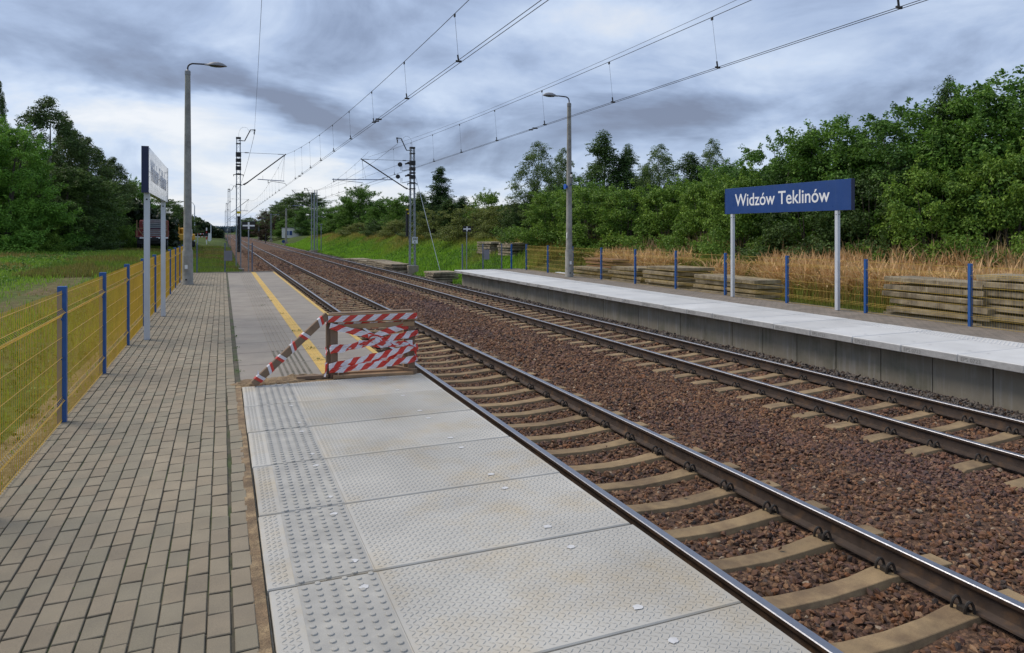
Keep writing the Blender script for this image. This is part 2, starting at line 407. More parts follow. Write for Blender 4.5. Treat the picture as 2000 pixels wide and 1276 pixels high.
gc = gc * (1 - farg) + (np.array([.060, .085, .022])[None] * (.8 + .5 * n1[:, None])) * farg
st = (np.exp(-((X + 1.75) / .35) ** 2) * (Y < END))[:, None]; gc = gc * (1 - st) + sand[None] * st
rt = ((X > 14) & (X < 23) & (Y < 34))[:, None] * .35; gc = gc * (1 - rt) + dry[None] * rt
tag(np_mesh('ground', V, F, M['ground'], None, gc, smooth=True), kind='structure')

# ballast bed under the tracks
def bed_z(X, Y):
    X = np.asarray(X, float)
    z1, z2 = ZR1 - .215, ZR2 - .215
    z = np.where(X < 6.5, z1, z2)
    t = ss(5.6, 7.4, X); z = z1 * (1 - t) + z2 * t
    z = z + .07 * np.exp(-((X - 6.3) / .55) ** 2)
    crib = np.maximum(np.exp(-((X - T1) / .45) ** 2), np.exp(-((X - T2) / .45) ** 2)); z = z - .035 * crib * (np.asarray(Y) < 44) + .045 * ss(40, 55, Y)
    z = z - .28 * ss(10.45, 11.6, X) * (np.asarray(Y) > END) - .30 * ss(2.5, 1.2, X)
    return z
bx = np.concatenate([np.arange(1.1, 11.9, .12), [11.9]]); by = np.concatenate([np.arange(-4, 50, .25), np.arange(50, 140, 1.2), np.arange(140, 1300, 12)])
BX, BY = np.meshgrid(bx, by); BZ = bed_z(BX, BY) + (vnoise(BX, BY, .35, 9) - .5) * .03
V = np.stack([BX, BY, BZ], -1).reshape(-1, 3); nx, ny = len(bx), len(by)
ii, jj = np.meshgrid(np.arange(nx - 1), np.arange(ny - 1)); a = (jj * nx + ii).ravel(); F = np.stack([a, a + 1, a + nx + 1, a + nx], 1)
tag(np_mesh('ballast_bed', V, F, M['bed'], smooth=True), kind='structure')

# loose ballast stones
def ico():
    t = (1 + 5 ** .5) / 2
    v = np.array([(-1, t, 0), (1, t, 0), (-1, -t, 0), (1, -t, 0), (0, -1, t), (0, 1, t), (0, -1, -t), (0, 1, -t), (t, 0, -1), (t, 0, 1), (-t, 0, -1), (-t, 0, 1)], float)
    f = np.array([(0, 11, 5), (0, 5, 1), (0, 1, 7), (0, 7, 10), (0, 10, 11), (1, 5, 9), (5, 11, 4), (11, 10, 2), (10, 7, 6), (7, 1, 8), (3, 9, 4), (3, 4, 2), (3, 2, 6), (3, 6, 8), (3, 8, 9), (4, 9, 5), (2, 4, 11), (6, 2, 10), (8, 6, 7), (9, 8, 1)])
    return v / np.linalg.norm(v[0]), f
IV, IF = ico()
def stones(X, Y, Z, size, tone):
    n = len(X); k = len(IV)
    P = IV[None] * (1 + rng.normal(0, .16, (n, k, 1))) + rng.normal(0, .13, (n, k, 3))
    sc3 = np.stack([rng.uniform(.8, 1.35, n), rng.uniform(.7, 1.1, n), rng.uniform(.45, .85, n)], 1)
    P = P * (sc3 * size[:, None] * .5)[:, None, :]
    q = rng.normal(size=(n, 4)); q[:, 1:3] *= .45; q /= np.linalg.norm(q, axis=1)[:, None]
    w_, x, y, z = q.T
    Rm = np.stack([1 - 2 * (y * y + z * z), 2 * (x * y - z * w_), 2 * (x * z + y * w_), 2 * (x * y + z * w_), 1 - 2 * (x * x + z * z), 2 * (y * z - x * w_), 2 * (x * z - y * w_), 2 * (y * z + x * w_), 1 - 2 * (x * x + y * y)], 1).reshape(n, 3, 3)
    P = np.einsum('nij,nkj->nki', Rm, P) + np.stack([X, Y, Z], 1)[:, None, :]
    Fs = (IF[None] + (np.arange(n) * k)[:, None, None]).reshape(-1, 3)
    return P.reshape(-1, 3), Fs, np.repeat(tone, len(IF), 0)
def scatter(dens, x0, x1, y0, y1, size, keep):
    n = int(dens * (x1 - x0) * (y1 - y0)); X = rng.uniform(x0, x1, n); Y = rng.uniform(y0, y1, n)
    k = keep(X, Y); X, Y = X[k], Y[k]; return X, Y, rng.uniform(.62, 1.35, len(X)) * size
SLP = .6; SHIFT = (.21, 0.0)
def on_sleeper(X, Y, m=0.0):
    yy = np.abs((Y - np.where(X < 6.5, SHIFT[0], SHIFT[1]) + .3) % SLP - .3); hit = np.zeros(len(X), bool)
    for t in (T1, T2): hit |= (np.abs(X - t) < 1.27) & (yy < .115 + m)
    return hit
def near_rail(X, m=.09):
    hit = np.zeros(len(X), bool)
    for t in (T1, T2):
        for s in (-1, 1): hit |= np.abs(X - (t + s * .7525)) < m
    return hit
palette = np.array([.86, .80, .72]) * np.array([(.190, .098, .055), (.130, .068, .042), (.235, .135, .075), (.090, .052, .040), (.140, .078, .062), (.28, .18, .11), (.215, .098, .045), (.060, .045, .040), (.36, .29, .22)])
pw = np.array([.22, .20, .13, .13, .12, .07, .07, .05, .01])
def tones(X, Y):
    n = len(X); c = palette[rng.choice(len(palette), n, p=pw)] * rng.uniform(.8, 1.25, (n, 1))
    pur = ss(.45, .75, vnoise(X, Y, 2.2, 5)) * np.exp(-((X - 7.0) / 1.3) ** 2)
    c = c * (1 - .45 * pur[:, None]) + np.array([.075, .045, .055])[None] * .45 * pur[:, None]
    ora = ss(.5, .8, vnoise(X, Y, 1.7, 6))[:, None] * .30; c = c * (1 - ora) + c * np.array([1.3, 1.25, 1.1])[None] * ora
    crib = ((np.abs(X - T1) < .7) | (np.abs(X - T2) < .7))[:, None]; c = np.where(crib, c * .9, c)
    g = (ss(9.75, 10.25, X + rng.normal(0, .12, n)))[:, None] * .8
    grey = np.array([.070, .066, .060])[None] * rng.uniform(.5, 2.0, (n, 1)); c = c * (1 - g) + grey * g
    return c
PV, PF, PC = [], [], []; off = 0
DEP = lambda X, Y: X * S_ + Y * C_
zones = [ # density, y range, size, depth range
    (680, -.5, 15.5, .047, 0, 12.5), (250, 8, 27, .070, 12.5, 24), (95, 20, 52, .105, 24, 48), (42, 42, 100, .15, 48, 92)]
for dens, y0, y1, size, d0, d1 in zones:
    for x0, x1 in ((2.2, 10.75),):
        def keep(X, Y):
            D = DEP(X, Y); k = (D > d0) & (D <= d1) & ~near_rail(X) & ~on_sleeper(X, Y, .004 if d0 < 20 else -.045)
            u = CX + FPX * (X * C_ - Y * S_) / np.maximum(D, .1); return k & (u < 2080)
        X, Y, s = scatter(dens, x0, x1, y0, y1, size, keep)
        lift = rng.uniform(-.012, .018, len(X)); stray = rng.random(len(X)) < .03; lift = lift + stray * .02
        Z = bed_z(X, Y) + lift + .06 * np.clip((X - 10.1) / .5, 0, 1)
        v, f, c = stones(X, Y, Z, s, tones(X, Y)); PV.append(v); PF.append(f + off); PC.append(c); off += len(v)
# a few strays lying on the sleepers
X = rng.uniform(T1 - .6, T2 + .6, 900); Y = rng.uniform(1.5, 22, 900); k = on_sleeper(X, Y) & ~near_rail(X, .12); X, Y = X[k][:60], Y[k][:60]
v, f, c = stones(X, Y, np.where(X < 6.5, ZR1, ZR2) - .175, rng.uniform(.025, .05, len(X)), tones(X, Y)); PV.append(v); PF.append(f + off); PC.append(c); off += len(v)
tag(np_mesh('ballast_stones', np.concatenate(PV), np.concatenate(PF), M['stone'], None, np.concatenate(PC)), 'reddish brown crushed stone ballast between and around the rails', 'gravel', kind='stuff')

# ================================================================ TRACKS
def rail_profile():                     # half-profile, z measured from rail top down
    h = [(.030, 0), (.0355, -.006), (.036, -.030), (.032, -.038), (.0095, -.052), (.0085, -.110), (.014, -.140), (.072, -.158), (.075, -.172)]
    return [(x, z) for x, z in h] + [(-x, z) for x, z in reversed(h)]
def make_rail(x, zt, parent):
    pr = rail_profile(); ys = [-5, 0, 4, 8, 14, 22, 34, 50, 80, 140, 260, 500, 900]; n = len(pr)
    V = [(x + p, y, zt + q) for y in ys for p, q in pr]; F = []; mi = []
    for i in range(len(ys) - 1):
        for k in range(n):
            a, b = i * n + k, i * n + (k + 1) % n; F.append((a, b, b + n, a + n)); mi.append(0 if k in (n - 1, 0, n - 2) else 1)
    o = np_mesh('rail', np.array(V), np.array(F), [M['rail_top'], M['rail_side']], parent, mi=mi, smooth=True)
    o.data.set_sharp_from_angle(angle=R(35)); return o
def sleeper_mb(lod=0):
    mb = MB(); xs = [-1.30, -1.26, -.93, -.60, -.36, 0, .36, .60, .93, 1.26, 1.30] if lod == 0 else [-1.3, -.6, 0, .6, 1.3]
    zt = {1.30: -.205, 1.26: -.185, .93: -.172, .60: -.174, .36: -.198, 0: -.212}
    V = []; F = []
    for x in xs:
        z = zt[abs(x)]; hw = .093 if abs(x) > .5 else .080
        V += [(x, -.14, -.36), (x, -hw - .012, z - .03), (x, -hw, z), (x, hw, z), (x, hw + .012, z - .03), (x, .14, -.36)]
    for i in range(len(xs) - 1):
        for k in range(5): a = i * 6 + k; F.append((a, a + 1, a + 7, a + 6))
    F.append(tuple(range(6))); F.append(tuple(reversed(range(len(V) - 6, len(V))))); mb.add(V, F); return mb
def clip_mb(s, side):
    mb = MB(); bx_ = s * .7525 + side * .085
    for oy in (-.046, .046):               # the two spring loops of one clip
        pts = []
        for k in range(9):
            t = math.pi * (k / 8) * 1.25 - .35; pts.append((bx_ + side * (.018 - .030 * math.cos(t)), oy + .03 * (k / 8 - .5), -.152 + .058 * math.sin(t)))
        mb.tube(pts, .0105, 6)
    mb.box((bx_ + side * .018, 0, -.158), (.05, .055, .035)); mb.tube([(bx_ - side * .01, -.05, -.150), (bx_ - side * .01, .05, -.150)], .0085, 6)
    return mb
def make_track(tx, zt, label, nclip, y_first):
    t = thing('railway_track', label, 'railway track', (tx, 0, zt))
    for s in (-1, 1): make_rail(s * .7525, 0, t)
    YS = SHIFT[0] if tx < 6 else SHIFT[1]
    smesh = None; cm = None; k0 = int(y_first / SLP)
    for i in range(100):
        if smesh is None:
            o = sleeper_mb().build('sleeper', M['sleeper'], t, bevel=.004); smesh = o.data
        else: o = bpy.data.objects.new('sleeper', smesh); col.objects.link(o); o.parent = t
        o.location = (0, (k0 + i) * SLP + YS, 0)
        if i < nclip:
            if cm is None: cm = {}
            for s in (-1, 1):
                for sd_ in (-1, 1):
                    if (s, sd_) not in cm:
                        c = clip_mb(s, sd_).build('rail_clip', M['clip'], o, smooth=True); cm[(s, sd_)] = c.data
                    else: c = bpy.data.objects.new('rail_clip', cm[(s, sd_)]); col.objects.link(c); c.parent = o
    mb = MB()
    for i in range(nclip, 100):
        y = (k0 + i) * SLP + YS
        for s in (-1, 1):
            for sd_ in (-1, 1):
                bx_ = s * .7525 + sd_ * .098
                for oy in (-.038, .038): mb.box((bx_, y + oy, -.135), (.052, .018, .06))
    tag(mb.build('rail_clip', M['clip'], t), kind='stuff')
    mb = MB()
    for i in range(100, 900):
        y = (k0 + i) * SLP + YS; mb.box((0, y, -.26), (2.6, .2, .16))
    tag(mb.build('sleeper', M['sleeper'], t), kind='stuff')
    return t
make_track(T1, ZR1, 'nearer railway track, its polished left rail running right beside the pale near platform edge', 25, 1.2)
make_track(T2, ZR2, 'farther railway track on pale sleepers running below the wall of the opposite platform', 25, 3.6)

# ================================================================ NEAR PLATFORM
pl = thing('station_platform', 'near station platform with brick paving, pale patterned edge slabs and a yellow line further back', 'platform', (0, 0, 0))
b = MB(); b.box((-.60, 14.5, -.60), (1.62, 37, 1.14)); b.box((1.07, 14.5, -.64), (1.72, 37, 1.0)); b.build('platform_base', M['wall'], pl)
# joint sheet and bricks
xs = np.linspace(-1.44, .20, 12); ys = np.arange(-4, END + .01, .5)
GXx, GYy = np.meshgrid(xs, ys); V = np.stack([GXx, GYy, np.full_like(GXx, -.010)], -1).reshape(-1, 3); nx, ny = len(xs), len(ys)
ii, jj = np.meshgrid(np.arange(nx - 1), np.arange(ny - 1)); a = (jj * nx + ii).ravel()
np_mesh('paving_joints', V, np.stack([a, a + 1, a + nx + 1, a + nx], 1), M['joint'], pl)
def bricks():
    V = []; F = []; C = []; cw = .1045; ln = .2
    pal = np.array([(.262, .235, .188), (.245, .226, .183), (.270, .236, .186), (.252, .222, .178), (.236, .220, .178), (.280, .248, .198)])
    ncol = 15
    for i in range(ncol):
        x0 = -1.425 + i * cw; y = -3.6 + (i % 2) * .1 + random.uniform(-.03, .03)
        while y < END - .02:
            L_ = ln + random.uniform(-.003, .003)
            if random.random() < .012: L_ = ln * .5
            y1 = min(y + L_, END - .01); g = .0035 + random.uniform(0, .0025)
            gx_ = .0030 + random.uniform(0, .002)
            if i == ncol - 1 and y1 < 8.7: shift = .012 + .008 * math.sin(y * 1.3) + random.uniform(-.006, .006)
            else: shift = random.uniform(-.0012, .0012)
            xa, xb, ya, yb = x0 + gx_ + shift, x0 + cw - gx_ + shift, y + g, y1 - g
            z = random.uniform(-.0022, .0022); tx, ty = random.uniform(-.0018, .0018), random.uniform(-.0018, .0018)
            lowf = .90 + .2 * float(vnoise(x0, y, .9, 41)); c = lowf * pal[random.choices(range(6), (4, 3, 3, 2, 2, 1))[0]] * random.uniform(.94, 1.06)
            b_ = len(V); e_ = .0035; r_ = random.uniform(-.0015, .0015)
            for (k, dz) in ((0, -.016), (0, -.0035), (e_, 0)):
                V += [(xa + k, ya + k + r_, z + dz - tx - ty), (xb - k, ya + k - r_, z + dz + tx - ty), (xb - k, yb - k - r_, z + dz + tx + ty), (xa + k, yb - k + r_, z + dz - tx + ty)]
            for l in range(2):
                for q in range(4): F.append((b_ + l * 4 + q, b_ + l * 4 + (q + 1) % 4, b_ + l * 4 + 4 + (q + 1) % 4, b_ + l * 4 + 4 + q)); C.append(c * (.75 if l == 0 else .9))
            F.append((b_ + 8, b_ + 9, b_ + 10, b_ + 11)); C.append(c); y = y1
    return np.array(V), np.array(F), np.array(C) * np.array([.93, .875, .77])
V, F, C = bricks(); np_mesh('brick_paving', V, F, M['brick'], pl, C)
# gap of sand and dirt between bricks and new slabs
def rough_strip(name, x0, x1, y0, y1, z, amp, m, parent, st=.02, edge=None):
    xs = np.arange(x0, x1 + 1e-6, st); ys = np.arange(y0, y1 + 1e-6, st * 1.5); A, B = np.meshgrid(xs, ys)
    Z = z + (vnoise(A, B, .05, 8) - .5) * amp + (vnoise(A, B, .4, 9) - .5) * amp
    V = np.stack([A, B, Z], -1).reshape(-1, 3); nx, ny = len(xs), len(ys); ii, jj = np.meshgrid(np.arange(nx - 1), np.arange(ny - 1)); a = (jj * nx + ii).ravel()
    return np_mesh(name, V, np.stack([a, a + 1, a + nx + 1, a + nx], 1), m, parent, smooth=True)
rough_strip('sand_joint', .137, .203, -3, 8.72, .0005, .014, M['dirt'], pl)
# new slabs
PITCH, Y0 = .99, 8.66
def lug(V, F, x, y, ang, L=.0165, W=.0048, H=.0030, z=0):
    c, s = math.cos(ang), math.sin(ang); b_ = len(V)
    for p, q, h in ((-L, 0, 0), (0, -W, 0), (L, 0, 0), (0, W, 0), (-L * .45, 0, H), (L * .45, 0, H)): V.append((x + p * c - q * s, y + p * s + q * c, z + h))
    F += [(b_, b_ + 1, b_ + 4), (b_ + 1, b_ + 5, b_ + 4), (b_ + 1, b_ + 2, b_ + 5), (b_ + 2, b_ + 3, b_ + 5), (b_ + 3, b_ + 4, b_ + 5), (b_ + 3, b_, b_ + 4)]
def new_slab_mesh(parent, width=2.12, flip=False, fine=True, name='edge_slab'):
    mb = MB(); L_ = PITCH - (.017 if fine else .020)
    fx = (lambda x: width - x) if flip else (lambda x: x)
    mb.cur = 0; mb.cbox((width / 2, L_ / 2, -.06), (width, L_, .12), .006)
    if not fine: mb.cur = 4; mb.box((.003, L_ / 2, -.062), (.016, L_ - .016, .100)); mb.cur = 0
    mb.cur = 1; mb.add([(fx(.135), .006, .0012), (fx(.535), .006, .0012), (fx(.535), L_ - .006, .0012), (fx(.135), L_ - .006, .0012)], [(0, 1, 2, 3) if not flip else (3, 2, 1, 0)])
    mb.cur = 1                              # tactile studs
    for i in range(6):
        for j in range(16 if fine else 14):
            pt = L_ / (16 if fine else 14)
            cx_, cy_ = fx(.165 + i * .068), (j + .25 + .5 * (i % 2)) * pt; V = []
            n_ = 10 if fine else 5
            for r, h in ((.0165, .001), (.0140, .0070), (.0105, .0080)):
                for k in range(n_): t = 2 * math.pi * k / n_; V.append((cx_ + r * math.cos(t), cy_ + r * math.sin(t), h))
            Fc = []
            for l in range(2):
                for k in range(n_): a = l * n_ + k; b2 = l * n_ + (k + 1) % n_; Fc.append((a, b2, b2 + n_, a + n_))
            Fc.append(tuple(range(2 * n_, 3 * n_))); mb.add(V, Fc)
    mb.cur = 0
    if fine:
        V, F = [], []; p = .030
        for (xa, xb) in ((.022, .125), (.560, width - .012)):
            i = 0; x = xa + p / 2
            while x < xb - p / 3:
                j = 0; y = p * (1 + .45 * (i % 2))
                while y < L_ - p * .6:
                    lug(V, F, fx(x), y, R(40) if (i + j) % 2 else R(-40), z=.0004); j += 1; y += p * .92
                i += 1; x += p
        mb.add(V, F)
    mb.cur = 3; mb.add([(fx(.5415), .004, .0016), (fx(.5435), .004, .0016), (fx(.5435), L_ - .004, .0016), (fx(.5415), L_ - .004, .0016)], [(0, 1, 2, 3)])
    mb.cur = 2
    for hx in (.45, 1.62):
        for hy in (.14, L_ - .14):
            V = [(fx(hx) + (.026 + random.uniform(-.007, .007)) * math.cos(t * math.pi / 6), hy + (.022 + random.uniform(-.006, .006)) * math.sin(t * math.pi / 6), .0042) for t in range(12)]
            mb.add(V, [tuple(range(12))])
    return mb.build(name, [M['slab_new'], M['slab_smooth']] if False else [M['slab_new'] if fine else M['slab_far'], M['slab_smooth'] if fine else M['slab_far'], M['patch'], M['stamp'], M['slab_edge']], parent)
proto = None
for i in range(12):
    y = Y0 - (i + 1) * PITCH
    if proto is None: o = proto = new_slab_mesh(pl)
    else: o = proto.copy(); col.objects.link(o); o.parent = pl
    o.location = (.208 + random.uniform(-.006, .006), y, random.uniform(-.0008, .0008)); o.rotation_euler = (random.uniform(-.0006, .0006), random.uniform(-.0006, .0006), random.uniform(-.002, .002))
# old slabs with grooves, tactile slots, yellow line and edge
k = 0; y = 9.12
while y < END - .5:
    y1 = min(y + 1.0, END)
    mb = MB(); g = .008
    def q(x0, x1, ya, yb, z, cur): mb.cur = cur; mb.add([(x0, ya, z), (x1, ya, z), (x1, yb, z), (x0, yb, z)], [(0, 1, 2, 3)])
    mb.cur = 0; mb.cbox((1.152, (y + y1) / 2, -.075), (1.996, y1 - y - 2 * g, .12), .005)
    q(1.17, 1.345, y + g, y1 - g, -.0105, 1); q(2.065, 2.145, y + g + .002, y1 - g - .002, -.0105, 1)
    for i in range(3): mb.cur = 1; mb.box((1.20 + i * .055, (y + y1) / 2, -.0085), (.02, y1 - y - .03, .004))
    if k < 2:                             # raised slots near the works
        for i in range(6):
            for j in range(15): mb.cur = 2; mb.box((.70 + i * .07, y + .05 + j * .064, -.0115), (.030, .026, .006))
    else:
        for i in range(6): mb.cur = 0; mb.box((.70 + i * .068, (y + y1) / 2, -.0115), (.026, y1 - y - .016, .010))
    o = mb.build('edge_slab', [M['slab_old'], M['yellow'], M['wall']], pl); y = y1; k += 1
tag(kids(pl)[-1], None)
mb = MB(); mb.box((.35, END + .05, -.03), (3.6, .09, .10)); mb.build('kerb', M['slab_old'], pl)
# heaps of dirt along the broken seam
def heap(name, cx_, cy_, lx, ly, h, m, parent, seed):
    xs = np.linspace(-1, 1, 44); ys = np.linspace(-1, 1, 22); A, B = np.meshgrid(xs, ys); r = np.sqrt(A ** 2 + B ** 2)
    X, Y = cx_ + A * lx, cy_ + B * ly
    Z = h * np.clip(1 - r, 0, 1) ** .8 * (.4 + 1.1 * vnoise(X, Y, .09, seed)) + (vnoise(X, Y, .025, seed + 1) - .5) * .018 * (r < 1) - .02 * (r >= .98)
    V = np.stack([X, Y, Z], -1).reshape(-1, 3); nx, ny = 44, 22; ii, jj = np.meshgrid(np.arange(nx - 1), np.arange(ny - 1)); a = (jj * nx + ii).ravel()
    return np_mesh(name, V, np.stack([a, a + 1, a + nx + 1, a + nx], 1), m, parent, smooth=True)
d = heap('dirt_heap', .52, 8.83, .46, .13, .045, M['dirt'], None, 21); tag(d, 'low ridge of loose brown dirt at the seam between old brown and new pale slabs', 'dirt', kind='stuff')
d = heap('sand_heap', .82, 8.93, .22, .09, .055, M['dirt'], None, 25); tag(d, 'small pile of sand against the plank left of the taped barrier', 'sand', kind='stuff')
rough_strip('seam_dirt', .12, 2.1, 8.62, 9.16, -.012, .012, M['dirt'], pl)

# ================================================================ FAR PLATFORM
XF = 10.65; ZF = -.13
pf = thing('station_platform', 'opposite station platform with bright edge slabs overhanging a grey concrete wall', 'platform', (XF, 0, ZF))
protoF = None
i = 0; y = END + .2 - PITCH
while y > -4:
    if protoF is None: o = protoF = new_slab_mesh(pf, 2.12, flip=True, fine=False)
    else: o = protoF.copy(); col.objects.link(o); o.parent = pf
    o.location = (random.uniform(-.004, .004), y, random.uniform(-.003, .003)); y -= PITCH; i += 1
st = bpy.data.curves.new('stamp_text', 'FONT'); st.body = 'EPS 0723'; st.size = .085; st.extrude = 0
so_ = bpy.data.objects.new('stamp_text', st); col.objects.link(so_); bpy.context.view_layer.update()
stm = bpy.data.meshes.new_from_object(so_.evaluated_get(bpy.context.evaluated_depsgraph_get())); bpy.data.objects.remove(so_)
stm.materials.clear(); stm.materials.append(M['stamp'])
for j, ch in enumerate([c for c in kids(pf) if c.name.startswith('edge_slab')]):
    s_ = bpy.data.objects.new('stamp', stm); col.objects.link(s_); s_.parent = ch; s_.rotation_euler = (R(90), 0, R(-90)); s_.location = (-.007, .93, -.092)
wm = None; y = END + .15 - 1.0
while y > -4:
    if wm is None:
        mb = MB(); mb.cbox((.44, .5, -.62), (.12, .982, 1.0), .012); o = mb.build('wall_panel', M['wall'], pf); wm = o
    else: o = wm.copy(); col.objects.link(o); o.parent = pf
    o.location = (random.uniform(-.004, .004), y, 0); y -= 1.0
mb = MB(); mb.box((2.1, 14.3, -.66), (2.8, 37.6, 1.05)); mb.build('platform_base', M['wall'], pf)
mb = MB(); mb.add([(2.12, -4, -.012), (3.56, -4, -.012), (3.56, END + .25, -.012), (2.12, END + .25, -.012)], [(0, 1, 2, 3)]); mb.build('brick_paving', M['pave_far'], pf)
mb = MB(); mb.box((1.8, END + .26, -.05), (3.5, .08, .12)); mb.box((3.585, 14.4, -.06), (.05, 37, .14)); mb.build('kerb', M['slab_old'], pf)
# ================================================================ FENCES
def fence_panel_mesh(name, L=2.44, H=1.27, step=.05, mat_=None, parent=None, thick=.0026):
    """local: runs along +Y, bends towards +X"""
    prof = [(0, 0.03), (0, .20), (.022, .235), (.0, .27), (0, H - .27), (0, H - .24), (.030, H - .205), (0, H - .17), (0, H)]
    V = []; F = []; r = thick
    n = int(L / step)
    for i in range(n + 1):
        y = (L - n * step) / 2 + i * step
        b = len(V)
        for (x, z) in prof:
            V += [(x - r, y, z), (x, y - r, z), (x + r, y, z), (x, y + r, z)]
        for l in range(len(prof) - 1):
            for k in range(4): a = b + l * 4 + k; c = b + l * 4 + (k + 1) % 4; F.append((a, c, c + 4, a + 4))
    hz = [(0, .05), (0, .20), (.022, .235), (0, .27), (0, .45), (0, .64), (0, .83), (0, H - .24), (.030, H - .205), (0, H - .17), (0, H - .03)]
    r2 = thick * 1.4
    for (x, z) in hz:
        b = len(V); x = x + r + r2 * .6
        for y in (0, L): V += [(x - r2, y, z), (x, y, z - r2), (x + r2, y, z), (x, y, z + r2)]
        for k in range(4): a = b + k; c = b + (k + 1) % 4; F.append((a, c, c + 4, a + 4))
    return np_mesh(name, np.array(V), np.array(F), mat_, parent)
def fence(label, x, ys, z, flip, mpost, mwire, along='Y', h=1.30, pw=(.075, .055), thick=.0026, step=.05):
    loc = (x, ys[0], z) if along == 'Y' else (ys[0], x, z)
    t = thing('mesh_fence', label, 'fence', loc)
    pm = None; fm = {}
    for i, y in enumerate(ys):
        d = y - ys[0]
        if pm is None:
            mb = MB(); mb.cbox((0, 0, h / 2 - .02), (pw[0], pw[1], h + .04), .004)
            for zz in (.25, .62, .99): mb.cbox((.0, -pw[1] / 2 - .004, zz), (.02, .02, .02), .003)
            o = pm = mb.build('post', mpost, t)
        else: o = pm.copy(); col.objects.link(o); o.parent = t
        o.location = (0, d, 0) if along == 'Y' else (d, 0, 0)
        if along != 'Y': o.rotation_euler = (0, 0, R(-90))
        if i < len(ys) - 1:
            L = round(ys[i + 1] - y, 2)
            if L not in fm: fm[L] = q = fence_panel_mesh('wire_panel', L=L - .02, mat_=mwire, parent=t, thick=thick, step=step)
            else: q = fm[L].copy(); col.objects.link(q); q.parent = t
            if along == 'Y': q.location = (0 if not flip else 0, d + .01, -.01); q.rotation_euler = (0, 0, 0); q.scale = (-1 if flip else 1, 1, 1)
            else: q.location = (d + .01, 0, -.01); q.rotation_euler = (0, 0, R(-90))
            if i == 0: pass
    return t
XL = -1.40
yl0 = YofX(122, XL)
ysl = [yl0 + 2.42 * k for k in range(-4, 11)]
fence('long yellow wire mesh fence on blue posts along the brick paving of the near platform', XL, ysl, -.02, False, M['blue'], M['wire_y'])
XR = 14.1
M['wire_r'] = mat('ochre_wire', (.46, .31, .05), .6, .2, 3)
ysr = [9.6 + 2.505 * k for k in range(-5, 10)]
fence('yellow wire mesh fence on blue posts behind the opposite platform', XR, ysr, ZF - .03, True, M['blue'], M['wire_r'], thick=.0025)
# dark fences closing the platform ends
M['wire_d'] = mat('dark_wire', (.075, .06, .045), .6, .2)
M['post_grey'] = mat('greyblue_post', (.085, .11, .17), .55, .1)
def end_fence(label, xs, y, z):
    t = thing('mesh_fence', label, 'fence', (xs[0], y, z))
    for i, x in enumerate(xs):
        mb = MB(); mb.cbox((x - xs[0], 0, .64), (.05, .06, 1.3), .004); mb.build('post', M['post_grey'], t)
        if i < len(xs) - 1:
            q = fence_panel_mesh('wire_panel', L=xs[i + 1] - x - .02, H=1.2, mat_=M['wire_d'], parent=t, thick=.0022, step=.055)
            q.rotation_euler = (0, 0, R(-90)); q.location = (x - xs[0] + .01, 0, 0)
    return t
t = end_fence('thin dark mesh fence across the far end of the near platform', [-1.02, 0.1, 1.22], END + .12, 0)
mb = MB(); mb.cbox((1.02 + XofY(446, END + .05), -.04, ZofV(500, .2, END)), (.34, .02, .44), .004); mb.box((1.02 + XofY(446, END + .05), -.052, ZofV(500, .2, END)), (.30, .004, .02)); mb.build('plate', M['box_grey'], t)
t = end_fence('thin dark mesh fence across the far end of the opposite platform', [11.15, 12.25, 13.28], END + .45, ZF)
mb = MB(); mb.cbox((XofY(951, END + .4) - 11.15, -.04, ZofV(498, 12.3, END) - ZF), (.29, .02, .50), .004); mb.build('plate', M['box_grey'], t)
# one loose blue corner post
ct = thing('fence_post', 'short blue corner post between the dark and the yellow fence of the opposite platform', 'post', (13.72, END + .2, ZF))
mb = MB(); mb.cbox((0, 0, .63), (.07, .055, 1.3), .004); mb.build('post_tube', M['blue'], ct); mb = MB(); mb.cbox((0, 0, .005), (.13, .13, .01), .002); mb.build('base_plate', M['steel'], ct)

